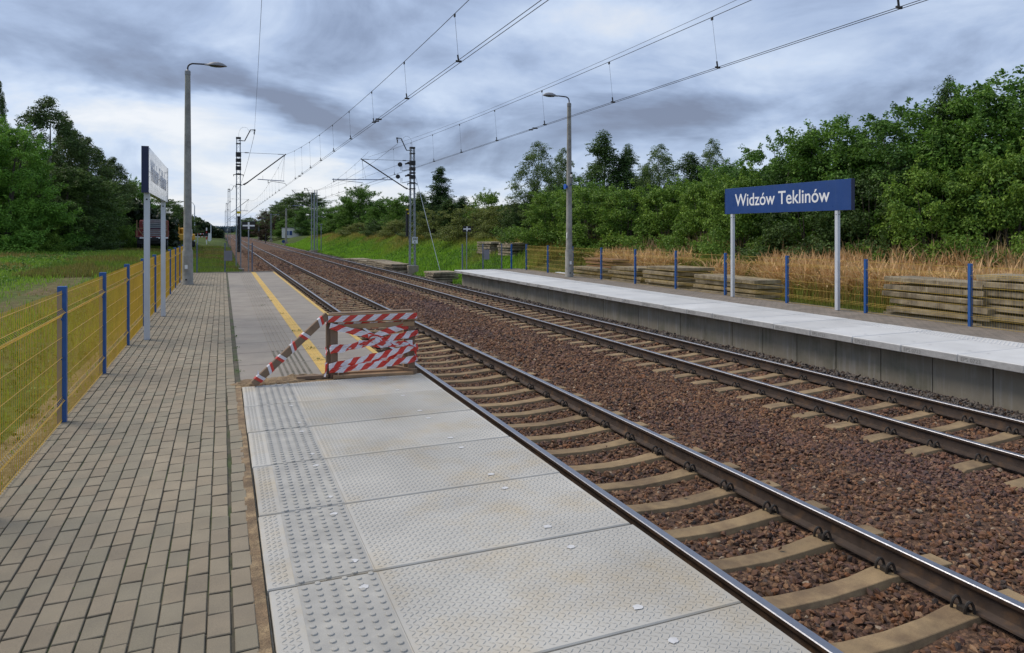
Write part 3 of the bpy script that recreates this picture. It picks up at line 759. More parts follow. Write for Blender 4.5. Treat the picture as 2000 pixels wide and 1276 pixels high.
# ================================================================ STATION NAME SIGNS
def text_mesh(name, body, size, m, parent, extrude=.004, sx=1.0, offset=0.0, align='CENTER', spacing=1.0):
    c = bpy.data.curves.new(name, 'FONT'); c.body = body; c.size = size; c.extrude = extrude; c.align_x = align; c.align_y = 'CENTER'; c.offset = offset; c.space_character = spacing
    o = bpy.data.objects.new(name, c); col.objects.link(o); bpy.context.view_layer.update()
    me = bpy.data.meshes.new_from_object(o.evaluated_get(bpy.context.evaluated_depsgraph_get())); bpy.data.objects.remove(o)
    me.materials.clear(); o = link_mesh(name, me, m, parent); o.scale = (sx, 1, 1); return o
def name_sign(label, x, ya, yb, z, y_lo, y_hi, zb, zt, face, board_mat):
    """posts at ya,yb ; board from y_lo..y_hi ; face = +1 faces +X, -1 faces -X"""
    t = thing('station_sign', label, 'sign', (x, ya, z))
    for y in (ya, yb):
        mb = MB(); mb.cbox((0, y - ya, (zb - z) / 2 + .03), (.085, .085, zb - z + .06), .004)
        p = mb.build('post', M['alu'], t)
        mb = MB(); mb.lathe((face * .046, y - ya, zb - z - .10), [(.010, -.004), (.010, .004)], 10, 'X')
        mb.lathe((0, y - ya - .046, zb - z - .10), [(.014, -.004), (.014, .004)], 10, 'Y'); mb.build('bolt', M['steel_dark'], p)
    cy = (y_lo + y_hi) / 2 - ya; cz = (zb + zt) / 2 - z
    mb = MB(); mb.cbox((0, cy, cz), (.10, y_hi - y_lo, zt - zb), .004)
    bd = mb.build('board', board_mat, t)
    for yy in (y_lo - ya - .004, y_hi - ya + .004): mb = MB(); mb.cbox((0, yy, cz), (.108, .010, zt - zb + .008), .002); mb.build('end_cap', M['dark_edge'], bd)
    tx = text_mesh('lettering', 'Widzów Teklinów', .50, M['white'], bd, extrude=.0015, offset=.004)
    xs_ = [v.co.x for v in tx.data.vertices]; tx.scale = (3.45 / (max(xs_) - min(xs_)), 1, 1)
    tx.rotation_euler = (R(90), 0, R(90) if face > 0 else R(-90)); tx.location = (face * .0515, cy - .10 * face, cz)
    return t, tx
s2, tx2 = name_sign('blue station name board with white lettering on two pale posts of the opposite platform', 13.9, 12.75, 16.55, ZF, 12.30, 16.83, 2.31, 3.06, -1, M['navy'])
s1, tx1 = name_sign('station name board seen almost edge on, on two pale posts beside the left fence', -1.16, 13.05, 16.5, 0.0, 12.75, 17.1, 2.43, 3.18, 1, M['navy_gloss'])

# ================================================================ PLATFORM LAMPS
def lamp_post(label, x, y, z, side, camera):
    t = thing('platform_lamp', label, 'lamp', (x, y, z)); H = 7.2 - z
    mb = MB(); mb.lathe((0, 0, 0), [(.185, -.05), (.185, .04), (.172, .06), (.166, 1.12), (.142, 1.18), (.134, 1.2), (.084, H - .02), (.082, H)], 18)
    p = mb.build('pole', M['pole'], t, smooth=True)
    mb = MB(); mb.cbox((-.04 if side > 0 else -.02, -.168, .72), (.15, .014, .52), .004); ap = mb.build('access_panel', M['found'] if False else M['pole'], p)
    mb = MB(); mb.box((-.04 if side > 0 else -.02, -.177, .60), (.09, .004, .13)); mb.build('label_plate', M['white'], ap)
    mb = MB(); mb.lathe((-.04, -.170, .17), [(.028, -.012), (.028, .006)], 12, 'Y'); mb.build('hole', M['black'], p)
    mb = MB(); mb.box((side * .136, -.06, 1.75), (.012, .05, .24)); mb.build('number_plate', M['white'], p)
    mb = MB(); mb.lathe((0, 0, H), [(.092, -.10), (.092, .03), (.05, .06), (.03, .08)], 14); mb.build('cap', M['lamp'], t, smooth=True)
    pts = [(0, 0, H + .02), (0, 0, H + .14)] + [(side * (.18 - .18 * math.cos(a)), 0, H + .14 + .16 * math.sin(a)) for a in (R(25), R(50), R(75), R(90))] + [(side * .62, 0, H + .315)]
    mb = MB(); mb.tube(pts, .026, 10); mb.build('arm', M['steel_dark'], t, smooth=True)
    # cobra head: flat-bottomed shell
    prof = [(0, .045, .04), (.10, .055, .05), (.16, .11, .085), (.30, .155, .135), (.45, .155, .14), (.58, .12, .11), (.68, .065, .05), (.72, .01, .01)]
    V = []; F = []; n = 12
    for (l, wd, h) in prof:
        for k in range(n):
            a = math.pi * k / (n - 1); V.append((side * (.52 + l), wd * math.cos(a), H + .285 + h * math.sin(a)))
    for i in range(len(prof) - 1):
        for k in range(n - 1): a = i * n + k; F.append((a, a + 1, a + n + 1, a + n))
        F.append((i * n + n - 1, i * n, i * n + n, i * n + 2 * n - 1))
    F.append(tuple(range(n))); F.append(tuple(reversed(range(len(V) - n, len(V)))))
    mb = MB(); mb.add(V, F); hd = mb.build('lamp_head', M['lamp'], t, smooth=True)
    V = []; F = []
    pr = [(.15, .09, .0), (.20, .12, -.035), (.35, .14, -.05), (.5, .13, -.045), (.62, .09, -.02), (.66, .05, 0)]
    for (l, wd, h) in pr:
        for k in range(7): a = math.pi * k / 6; V.append((side * (.52 + l), wd * math.cos(a), H + .286 + h * math.sin(a)))
    for i in range(len(pr) - 1):
        for k in range(6): a = i * 7 + k; F.append((a, a + 1, a + 8, a + 7))
    mb = MB(); mb.add(V, F); mb.build('lamp_glass', M['lampglass'], hd, smooth=True)
    if camera:
        zz = ZofV(365, x, y) - z
        mb = MB(); mb.tube([(-.10, -.02, zz), (-.22, -.04, zz)], [.05, .115], 14); mb.tube([(-.22, -.04, zz), (-.23, -.04, zz)], .118, 14); mb.tube([(-.13, .0, zz), (.02, -.13, zz + .1)], .012, 6)
        mb.build('loudspeaker', M['blue_plastic'], t, smooth=True)
        zc = ZofV(344, x, y) - z
        mb = MB(); mb.lathe((.02, -.165, zc), [(.02, .05), (.045, .03), (.05, -.01), (.04, -.05)], 12); mb.build('security_camera', M['white'], t, smooth=True)
        mb = MB(); mb.tube([(.03, -.19, zc - .05), (.06, -.17, zc - .2), (.05, -.14, zc - .35), (-.05, -.12, zz + .02)], .011, 6); mb.tube([(0, -.14, zc + .12), (.09, -.1, zc + .12)], .03, 8); mb.build('cable', M['wire'], t)
    return t
lamp_post('concrete lamp post on the near platform beside the left fence, its head reaching right', XofY(367, 26.1), 26.1, 0, 1, False)
lamp_post('concrete lamp post on the opposite platform with a blue loudspeaker, its head reaching left', XofY(1112, 26.5), 26.5, ZF, -1, True)

# ================================================================ WOODEN BARRIER WITH TAPE
bx0, by0 = 1.22, 8.84
br = thing('barrier', 'wooden frame wrapped in red and white warning tape with a slanted timber prop', 'barrier', (bx0, by0, 0))
def lo(x, y, z): return (x - bx0, y - by0, z)
XA, XB, YA, YB = 1.25, 2.24, 8.80, 8.68
ZT = .765
def fx(t, dz, dy=0): return lo(XA + (XB - XA) * t, YA + (YB - YA) * t + dy, dz)
def wood_part(name, a, b, wd, ht, m='wood', parent=br, up=(0, 0, 1)):
    mb = MB(); mb.bar(a, b, wd, ht, up); return mb.build(name, M[m], parent, bevel=.003)
wood_part('post', lo(XA + .02, YA, 0), lo(XA + .02, YA, ZT - .02), .085, .06, 'wood_dark', up=(0, 1, 0))
wood_part('post', lo(XA - .045, YA + .05, 0), lo(XA - .045, YA + .05, ZT - .03), .05, .06, 'wood_dark', up=(0, 1, 0))
wood_part('post', lo(XB - .03, YB, 0), lo(XB - .03, YB, ZT - .02), .085, .06, 'wood_dark', up=(0, 1, 0))
wood_part('post', lo(XB - .09, YB + .07, 0), lo(XB - .09, YB + .07, ZT - .02), .05, .06, 'wood', up=(0, 1, 0))
wood_part('top_rail', fx(-.06, ZT - .035, -.045), fx(1.02, ZT - .035, -.045), .03, .10, 'wood')
wood_part('top_rail', fx(-.04, ZT + .012, .03), fx(1.0, ZT + .022, .06), .12, .028, 'wood_dark')
wood_part('top_rail', fx(-.02, ZT - .145, -.03), fx(1.0, ZT - .13, -.03), .025, .06, 'wood')
wood_part('bottom_board', fx(-.0, .018, -.06), fx(.98, .018, -.06), .10, .036, 'wood')
wood_part('bottom_board', fx(.08, .040, .03), fx(.9, .045, .03), .07, .028, 'wood')
wood_part('foot_block', lo(XB - .28, YB + .20, .06), lo(XB + .01, YB - .08, .035), .07, .07, 'wood_dark')
wood_part('foot_block', lo(.83, 8.84, .02), lo(1.2, 8.80, .02), .06, .04, 'wood_dark')
PA, PB = lo(.33, 8.62, .03), lo(XA - .06, YA - .02, ZT + .01)
wood_part('prop', PA, PB, .045, .085, 'wood_dark')
mb = MB(); mb.box(lo(XA + .12, YA + .02, .06), (.06, .05, .10)); mb.build('bracket', M['black'], br)
def tape(a, b, wd, parent, phase=0.0, sag=0.0, twist=0.0, wob=.004, n=46, name='warning_tape', tw_at=None, yoff=0.0):
    """striped ribbon between points a and b; alternating slanted red and white cells"""
    a, b = Vector(a), Vector(b); d = b - a; L = d.length; d.normalize()
    nrm = d.cross(Vector((0, 0, 1))).normalized(); upv = nrm.cross(d)
    per = .098; slant = .9
    mb = MB(); nseg = max(3, int(L / (per / 2))); ws = 4
    # grid of points: along (slanted) x across
    def pt(s, t):                      # s metres along, t in -.5..~.5 across
        f = s / L; tw = twist * f
        if tw_at is not None: tw = math.pi * (1 / (1 + math.exp(-(f - tw_at) * 24)))
        width = wd * (1 - .55 * math.exp(-((f - (tw_at if tw_at is not None else 9)) * 9) ** 2))
        z = -sag * 4 * f * (1 - f) + wob * math.sin(s * 31 + phase * 5 + t * 2.2); out = wob * 1.6 * math.sin(s * 23 + t * 5 + phase * 3) + .003 * math.sin(t * 9 + s * 60)
        q = upv * math.cos(tw) + nrm * math.sin(tw)
        return a + d * s + q * (t * width) + upv * z + nrm * (out + yoff)
    cells = int(L / per) + 3
    for i in range(-2, cells):
        s0 = i * per + phase * per; mb.cur = i % 2
        sub = 3
        for k in range(sub):
            for j in range(ws):
                t0, t1 = -.5 + j / ws, -.5 + (j + 1) / ws
                def S(base, t): return min(max(base + t * wd * slant * 1.4, 0), L)
                p = [S(s0 + per * k / sub, t0), S(s0 + per * (k + 1) / sub, t0), S(s0 + per * (k + 1) / sub, t1), S(s0 + per * k / sub, t1)]
                if p[1] - p[0] < 1e-5 and p[2] - p[3] < 1e-5: continue
                mb.add([pt(p[0], t0), pt(p[1], t0), pt(p[2], t1), pt(p[3], t1)], [(0, 1, 2, 3)])
    return mb.build(name, [M['tape_r'], M['tape_w']], parent, smooth=False)
W = .078
F_ = -.075
tape(fx(-.06, ZT - .04, -.066), fx(1.03, ZT - .03, -.066), .075, br, .2, wob=.0015)
tape(fx(-.04, ZT - .12, F_), fx(.60, ZT - .30, F_), W, br, .5, tw_at=.9)
tape(fx(.42, ZT - .27, F_ - .012), fx(.99, ZT - .14, F_ + .05), W, br, .1, tw_at=.12)
tape(fx(.06, ZT - .13, .06), fx(1.0, ZT - .14, .06), W, br, .7, sag=.01)
tape(fx(-.04, ZT - .43, F_), fx(1.04, ZT - .24, F_), W, br, .3, wob=.006)
tape(fx(-.04, ZT - .39, F_ + .01), fx(.97, ZT - .37, F_ - .005), W * .9, br, .8, tw_at=.45)
tape(fx(.30, ZT - .335, F_ - .008), fx(.98, ZT - .385, F_ - .004), W * .8, br, .4, wob=.006)
tape(fx(-.05, ZT - .62, F_), fx(1.04, ZT - .42, F_), W, br, .6, wob=.005)
tape(fx(-.05, ZT - .66, F_ - .006), fx(1.03, ZT - .565, F_ - .006), W, br, .15, sag=.012, wob=.005)
tape(fx(.22, ZT - .63, F_ + .12), fx(.96, ZT - .52, F_ + .12), W * .8, br, .9, wob=.005)
for (tt, z0) in ((-.05, ZT - .44), (-.05, ZT - .63), (-.05, ZT - .08), (1.02, ZT - .27), (1.02, ZT - .44), (1.02, ZT - .54)):   # wraps round the posts
    x0 = XA - .075 if tt < .5 else XB + .014
    tape(lo(x0, YA - .07 if tt < .5 else YB - .06, z0), lo(x0, YA + .09 if tt < .5 else YB + .10, z0 + .015), W, br, random.random())
tape(lo(XA - .08, YA - .07, .20), lo(XA - .10, YA - .09, .03), .03, br, .2, name='tape_end', twist=2)
tape(lo(XB + .0, YB - .08, .36), lo(XB + .02, YB - .07, .17), .04, br, .2, name='tape_end', twist=2.4)
# bands of tape wound round the prop
pa, pb = Vector(PA), Vector(PB); pd = (pb - pa).normalized()
for k, f in enumerate((.08, .22, .36, .52, .68, .90)):
    c = pa.lerp(pb, f); mb = MB(); mb.cur = 0
    sl = .020 if k % 2 else -.012
    for cc, (da, db) in ((0, (-.035, .0)), (1, (.0, .035))):
        mb.cur = (k + cc) % 2
        nrm = pd.cross(Vector((0, 0, 1))).normalized(); up = nrm.cross(pd); V = []
        for e, s in ((da, 0), (db, 0)):
            for (p, q) in ((-1, -1), (1, -1), (1, 1), (-1, 1)): V.append(c + pd * (e + sl * q) + nrm * (p * .0255) + up * (q * .0455))
        mb.add(V, [(0, 1, 5, 4), (1, 2, 6, 5), (2, 3, 7, 6), (3, 0, 4, 7)])
    if k % 3 == 0: mb.cur = 1; mb.add([c + up * .045, c + up * .045 + pd * .03, c + up * .085 + pd * .055 - nrm * .02], [(0, 1, 2)])
    mb.build('warning_tape', [M['tape_r'], M['tape_w']], br)

# ================================================================ MASTS AND WIRES
def lattice(mb, x, y, z0, z1, w0, w1, leg=.05, bay=.42, thin=.018):
    def cor(z, i): 
        f = (z - z0) / (z1 - z0); h = (w0 + (w1 - w0) * f) / 2; return (x + (-h, h, h, -h)[i], y + (-h * .8, -h * .8, h * .8, h * .8)[i], z)
    for i in range(4): mb.bar(cor(z0, i), cor(z1, i), leg, leg)
    z = z0; k = 0
    while z < z1 - bay * .6:
        z2 = min(z + bay, z1)
        for f in range(4):
            a, b = (f, (f + 1) % 4) if k % 2 == 0 else ((f + 1) % 4, f)
            mb.bar(cor(z, a), cor(z2, b), thin, .008)
        z = z2; k += 1
def insulator(mb, a, b, n=4, r=.05):
    a, b = Vector(a), Vector(b)
    pts = [a]; rs = [.012]
    for i in range(n * 2 + 1):
        pts.append(a.lerp(b, (i + .5) / (n * 2 + 1.0) * .8 + .1)); rs.append(r if i % 2 else .02)
    pts.append(b); rs.append(.012); mb.tube(pts, rs, 8)
def mast(label, x, y, z0, z1, side, detail=2, w=(.30, .22), fz=None, group=None, messenger_x=None, cz=(5.0, 7.25), tube_x=None, contact_x=None, arm=True, solid=False):
    t = thing('catenary_mast', label, 'mast', (x, y, z0), group)
    f0 = fz if fz is not None else z0 + .35
    mb = MB(); mb.cbox((0, 0, (f0 - z0) / 2 - .1), (.75 if solid else .72, .62, f0 - z0 + .25), .02); mb.build('foundation', M['found'], t)
    mb = MB()
    if solid: mb.box((0, 0, (z1 - z0) / 2), (.42, .42, z1 - z0), top=.75)
    else: lattice(mb, 0, 0, f0 - z0, z1 - z0, w[0], w[1], .062 if detail > 1 else .08, .36 if detail > 1 else .8, .032 if detail > 1 else .045)
    mb.box((0, 0, f0 - z0 + .015), (.5, .42, .03)) if not solid else None
    mb.build('mast_frame', M['pole'] if solid else M['steel'], t)
    if detail == 0: return t
    mx = (messenger_x if messenger_x is not None else x + side * 3.1) - x; h0, h1 = cz[0] - z0, cz[1] - z0
    e = side * w[1] / 2
    for zz, hh in ((z1 - z0 - .06, .12), (z1 - z0 - .45, .06)): mb = MB(); mb.box((0, 0, zz), (w[1] + .10, w[1] + .06, hh)); mb.build('clamp_band', M['steel_dark'], t)
    if detail > 1:
        for zz, hh in ((h1 - .10, .30), (h1 - .5, .22), (h1 - .78, .10), (h1 - 1.05, .26), (h1 - 1.45, .08), (h0 + .05, .06)): mb = MB(); mb.box((0, 0, zz), (w[1] + .13, w[1] + .09, hh)); mb.build('clamp_band', M['steel_dark'], t)
        mb = MB()
        mb.bar((-w[1] / 2 - .22, 0, h1 - 1.5), (w[1] / 2 + .22, 0, h1 - 1.5), .05)
        mb.bar((-w[1] / 2 - .2, 0, h1 - 1.5), (-w[1] / 2 - .2, 0, h1 - 1.62), .04); mb.bar((w[1] / 2 + .2, 0, h1 - 1.5), (w[1] / 2 + .2, 0, h1 - 1.62), .04); mb.build('cross_bracket', M['steel_dark'], t)
    # strut, tie rod
    mb = MB(); mb.tube([(e, 0, h0), (e + side * .12, 0, h0)], .03, 6); mb.tube([(e + side * .25, 0, h0 + .02), (mx + side * .10, 0, h1 + .06)], .040, 8)
    insulator(mb, (e + side * .12, 0, h0), (e + side * .60, 0, h0 + .02 + (h1 - h0) * (.60 - .25) / (abs(mx) + .1)), 4, .062)
    mb.tube([(mx, 0, h1), (mx, 0, h1 - .16)], .018, 6); mb.build('cantilever_strut', M['steel_dark'], t, smooth=True)
    mb = MB(); mb.tube([(e, 0, h1 + .05), (mx - side * .05, 0, h1 + .03)], .012, 6); insulator(mb, (e + side * .25, 0, h1 + .05), (e + side * .6, 0, h1 + .05), 3, .045); mb.tube([(mx - side * .05, 0, h1 + .03), (mx - side * .45, 0, h1 + .03)], .022, 6)
    mb.build('tie_rod', M['steel_dark'], t)
    # steady tube and registration arm
    cx_ = (contact_x if contact_x is not None else mx + x) - x; tx = (tube_x if tube_x is not None else mx + x) - x
    f = .33; sx_ = e + side * .25 + (mx - e - side * .25) * f; sz = h0 + .02 + (h1 - h0) * f
    zt_ = 5.42 - z0 if side > 0 else 5.25 - z0
    mb = MB(); mb.tube([(min(abs(sx_), 9) * side, 0, zt_ + .02), (tx, 0, zt_ - .06)], .028, 8); mb.build('steady_tube', M['tube_blue'], t, smooth=True)
    mb = MB(); s0 = sx_ + side * .7 if tube_x is None or abs(tx) <= abs(cx_) + .3 else cx_ + side * 1.9
    mb.tube([(s0, 0, zt_), (s0, 0, zt_ - .26)], .022, 6); dirn = 1 if cx_ > s0 else -1
    mb.tube([(s0, 0, zt_ - .22), (s0 + dirn * .25, 0, zt_ - .10), (cx_ - dirn * .1, 0, zt_ - .22), (cx_, 0, 5.05 - z0)], .017, 6); mb.build('registration_arm', M['steel_dark'], t)
    mb = MB(); mb.tube([(mx, 0, h1 - .14), (mx - side * .25, 0, zt_ - .03)], .006, 5); mb.tube([(mx, 0, h1 - .14), (mx - side * .06, 0, zt_ - .04)], .006, 5); mb.tube([(sx_ + side * .35, 0, zt_), (sx_ + side * .35, 0, zt_ + .28)], .008, 5); mb.build('hanger', M['wire'], t)
    if arm:
        H = z1 - z0; ax = side * .85
        mb = MB(); mb.tube([(0, 0, H - .22), (side * .40, 0, H - .24), (side * .78, 0, H + .55), (side * 1.08, 0, H + .56)], .036, 8); mb.tube([(side * 1.06, 0, H + .6), (side * 1.06, 0, H + .46)], .05, 8)
        insulator(mb, (side * 1.03, 0, H + .50), (side * 1.03, 0, H + .20), 2, .06); mb.build('feeder_arm', M['steel_dark'], t, smooth=True)
        mb = MB(); mb.tube([(side * .02, 0, H)] + [(side * (.38 - .36 * math.cos(a)), 0, H + .20 + .52 * math.sin(a)) for a in [R(10 * k) for k in range(0, 17, 2)]] + [(side * 1.0, 0, H + .5)], .007, 5); mb.build('jumper_cable', M['wire'], t)
    return t
m1 = mast('tall lattice mast just past the end of the near platform, arm reaching right', 1.02, 52, -.95, 8.32, 1, 2, fz=-.80, messenger_x=4.06, contact_x=4.2, cz=(5.0, 7.22))
mb = MB(); mb.cbox((.02, .02, 1.35 + 1.2), (.2, .2, 2.5), .01); mb.build('weight_stack', M['black'], m1)
mb = MB(); mb.box((.02, -.14, 4.05), (.26, .02, .16)); mb.build('marker_plate', M['sig_yellow'], m1)
x2, y2 = 11.95, 46.6
m2 = mast('tall lattice mast with round wheels and a stay wire past the opposite platform', x2, y2, -1.35, 7.54, -1, 2, w=(.36, .24), fz=-.55, messenger_x=XofY(708, y2), contact_x=8.6, cz=(4.65, 6.55), tube_x=6.6)
mb = MB(); mb.bar((-.28, 0, 2.6), (-.28, 0, 5.6), .03); mb.cbox((-.36, 0, 3.55), (.16, .16, 1.5), .01); mb.cbox((-.36, .05, 4.5), (.12, .12, .4), .01); mb.build('weight_stack', M['black'], m2)
mb = MB(); mb.box((-.38, -.1, 4.62), (.16, .02, .09)); mb.box((-.30, -.1, 4.36), (.12, .02, .08)); mb.build('marker_plate', M['sig_yellow'], m2)
mb = MB(); zk = ZofV(469.5, x2, y2) + 1.35; mb.box((.12, -.22, zk), (.40, .012, .44)); kp = mb.build('distance_plate', M['white'], m2)
tx = text_mesh('lettering', '200', .25, M['black'], kp, extrude=.001, sx=.95, offset=.004); tx.rotation_euler = (R(90), 0, 0); tx.location = (.12, -.228, zk + .08)
tx = text_mesh('lettering', '8', .17, M['black'], kp, extrude=.001, offset=.004); tx.rotation_euler = (R(90), 0, 0); tx.location = (.12, -.228, zk - .12)
mb = MB()
for zz in (4.2 + 1.35 - .0, ):
    pass
for (zz, rr) in ((ZofV(322.5, x2, y2), .16), (ZofV(346, x2, y2), .15)):       # tensioning wheels
    zc = zz + 1.35
    for xx in (-.85 if rr > .155 else -1.0, ):
        mb.lathe((xx, 0, zc), [(rr * .35, -.05), (rr * .95, -.045), (rr, -.02), (rr * .5, -.01), (rr * .5, .01), (rr, .02), (rr * .95, .045), (rr * .35, .05)], 14, 'Y')
    mb.tube([(-.16, 0, zc + .14), (-.5, 0, zc + .05)], .055, 8); mb.lathe((-.28, 0, zc + .12), [(.09, -.04), (.09, .04)], 10, 'Y')
    mb.tube([(-.72, 0, zc - .10), (-.72, 0, zc - .42), (-.12, 0, zc - .30)], .022, 6); mb.tube([(-.85, 0, zc), (-.80, 0, zc - .42)], .01, 5)
mb.build('tension_wheel', M['steel_dark'], m2, smooth=True)
gx_, gy_, gz_ = PD(860, 531, 45.0)
mb = MB(); mb.tube([(.12, 0, ZofV(333, x2, y2) + 1.35), (gx_ - x2, gy_ - y2, gz_ + 1.35)], .017, 6); mb.build('stay_wire', M['alu'], m2)
# masts farther away
for (x, y, z1, lab) in ((1.02, 128, 9.0, 'lattice mast second from the platform end in the left row'), (1.02, 204, 9.4, 'third lattice mast in the left row'), (1.0, 280, 9.4, 'fourth lattice mast in the left row, far off')):
    mast(lab, x, y, -1.0, z1, 1, 1, w=(.34, .30), messenger_x=4.1, contact_x=4.2, group='masts receding along the left of the tracks')
for (x, y, z1, lab, ar) in ((11.2, 97, 7.0, 'left lattice mast of the close pair on the right of the tracks', True), (11.75, 98.2, 7.4, 'right lattice mast of the close pair on the right of the tracks', False)):
    mast(lab, x, y, -1.1, z1, -1, 1 if ar else 0, w=(.34, .30), messenger_x=8.6, contact_x=8.8, arm=ar, group='pair of masts by the grassy bank')
mast('thick concrete mast standing left of the small white building', 12.2, 152, -.8, 6.6, -1, 1, messenger_x=9, arm=False, solid=True)
mast('slender far mast in front of the reddish tree', 11.9, 196, -.8, 6.6, -1, 1, messenger_x=9, arm=False, w=(.3, .3))
mast('distant mast to the right of the tracks beyond the black and white board', 11.8, 262, -.8, 6.6, -1, 1, messenger_x=9, arm=False, w=(.3, .3))
# galvanised pipe post next to the pair
t = thing('marker_post', 'slim grey post with a small cap, right of the pair of masts', 'post', (12.3, 97, -1.0))
mb = MB(); mb.tube([(0, 0, 0), (0, 0, 3.7)], .055, 8); mb.build('post_tube', M['steel'], t); mb = MB(); mb.box((0, 0, 3.75), (.4, .3, .14)); mb.build('cap', M['box_grey'], t)

def wire_pts(x0, x1, y0, y1, zf, n):
    return [(x0 + (x1 - x0) * i / n, y0 + (y1 - y0) * i / n, zf(y0 + (y1 - y0) * i / n)) for i in range(n + 1)]
def catenary(label, spans, contact_z, xm, xc, near_r=.006):
    t = thing('overhead_line', label, 'overhead line', (xm, spans[0][0], 0))
    ox, oy = xm, spans[0][0]
    mm = MB(); c1 = MB(); c2 = MB()
    for (y0, y1, zs, zmid) in spans:
        ymid = (y0 + y1) / 2; k = (zs - zmid) / ((y1 - y0) / 2) ** 2
        f = lambda y: zmid + k * (y - ymid) ** 2
        r = near_r if y0 < 60 else near_r * 2.2
        mm.tube([(p[0] - ox, p[1] - oy, p[2]) for p in wire_pts(xm, xm, y0, y1, f, 24)], r * 1.15, 5, cap=False)
        for (mb, off_) in ((c1, -.045), (c2, .045)):
            mb.tube([(xc + off_ - ox, y0 - oy, contact_z), (xc + off_ - ox, y1 - oy, contact_z)], r, 5, cap=False)
        y = ymid - int((y1 - y0 - 8) / 8) * 4.0
        while y < y1 - 5:
            if (y0 < 60 or abs((y / 4) % 2) < 1) and y > -12:
                mb = MB(); mb.tube([(0, y - oy, f(y)), (xc - xm, y - oy - .12, contact_z + .01)], .0032 if y0 < 60 else .009, 4)
                if y0 < 60: mb.box((0, y - oy, f(y) - .03), (.025, .05, .06)); mb.tube([(xc - xm - .02, y - oy - .12, contact_z + .13), (xc - xm, y - oy - .12, contact_z)], .017, 5); mb.box((xc - xm, y - oy - .12, contact_z + .01), (.11, .03, .035))
                mb.build('dropper', M['wire'], t)
            y += 4.0
    mm.build('messenger_wire', M['wire'], t); c1.build('contact_wire', M['wire'], t)
    for yc in (19.9, 42): c2.box((xc - ox, yc - oy, contact_z), (.16, .10, .03)); c2.box((xc - ox + .02, yc + .35 - oy, contact_z), (.12, .08, .03))
    c2.build('contact_wire', M['wire'], t)
    return t
catenary('overhead line above the nearer track, climbing to the top centre of the view', [(-18.6, 52, 7.22, 5.92), (52, 128, 7.2, 6.0), (128, 204, 7.2, 6.0), (204, 280, 7.2, 6.1)], 5.0, 4.08, 4.12)
catenary('overhead line above the farther track, running out at the top right', [(-24, 46.6, 6.75, 6.05), (46.6, 97, 7.1, 6.0), (97, 152, 7.1, 6.0), (152, 206, 7.1, 6.0)], 5.02, 8.98, 9.02)
def single(label, pts, r=.006):
    t = thing('feeder_wire', label, 'wire', pts[0]); mb = MB(); o = Vector(pts[0])
    mb.tube([Vector(p) - o for p in pts], r, 5, cap=False); mb.build('wire_strand', M['wire'], t); return t
def sagpts(a, b, sag, n=20):
    a, b = Vector(a), Vector(b); return [a.lerp(b, i / n) - Vector((0, 0, sag * 4 * (i / n) * (1 - i / n))) for i in range(n + 1)]
single('thin feeder wire from the left mast arm rising almost straight up out of view', sagpts((2.05, 52, 8.6), (-.25, -16, 8.6), .75))
single('thin feeder wire from the left mast down to the next masts', sagpts((2.05, 52, 8.55), (2.0, 128, 9.1), 1.3), .012)
single('thin feeder wire from the right mast arm running out at the top of the view', sagpts((x2 - 1.03, y2, 7.75), (12.4, -18, 8.9), .85))
single('thin feeder wire from the right mast towards the pair of masts', sagpts((x2 - 1.03, y2, 7.7), (10.3, 97, 7.3), .9), .010)
single('anchor wire leading from the upper tension wheel of the right mast down the line', sagpts((x2 - .9, y2, ZofV(322.5, x2, y2)), (9.0, 97, 6.7), .3), .008)
single('anchor wire leading from the lower tension wheel of the right mast down the line', sagpts((x2 - 1.0, y2, ZofV(346, x2, y2)), (8.9, 97, 5.1), .1), .008)
for i, (xa, xb, za, zb, ya, yb) in enumerate(((4.1, 8.6, 7.2, 6.9, 52, 128),)):
    pass
# ================================================================ STOP BOARDS, SMALL THINGS
def stop_board(label, u, v, Y, zb, wd):
    X = XofY(u, Y); t = thing('stop_board', label, 'sign', (X, Y, zb)); zc = ZofV(v, X, Y) - zb
    hh = wd * .63
    mb = MB(); mb.tube([(0, 0, 0), (0, 0, zc + hh / 2)], .024, 8); mb.build('post', M['steel'], t)
    mb = MB(); mb.cbox((0, -.035, zc), (wd, .012, hh), .002); mb.box((0, -.028, zc), (wd + .02, .01, hh + .02)); b_ = mb.build('board', M['black'], t)
    mb = MB(); mb.box((0, -.044, zc), (wd - .03, .004, wd * .125)); mb.box((0, -.0445, zc), (wd * .14, .005, hh - .03)); mb.build('cross', M['white'], b_)
stop_board('black board with a white cross at the end of the near platform, beside the mast', 486, 441, END + .5, -1.0, .53)
stop_board('black board with a white cross on a thin post behind the opposite platform', 912, 447.5, END + 1.6, -1.25, .44)

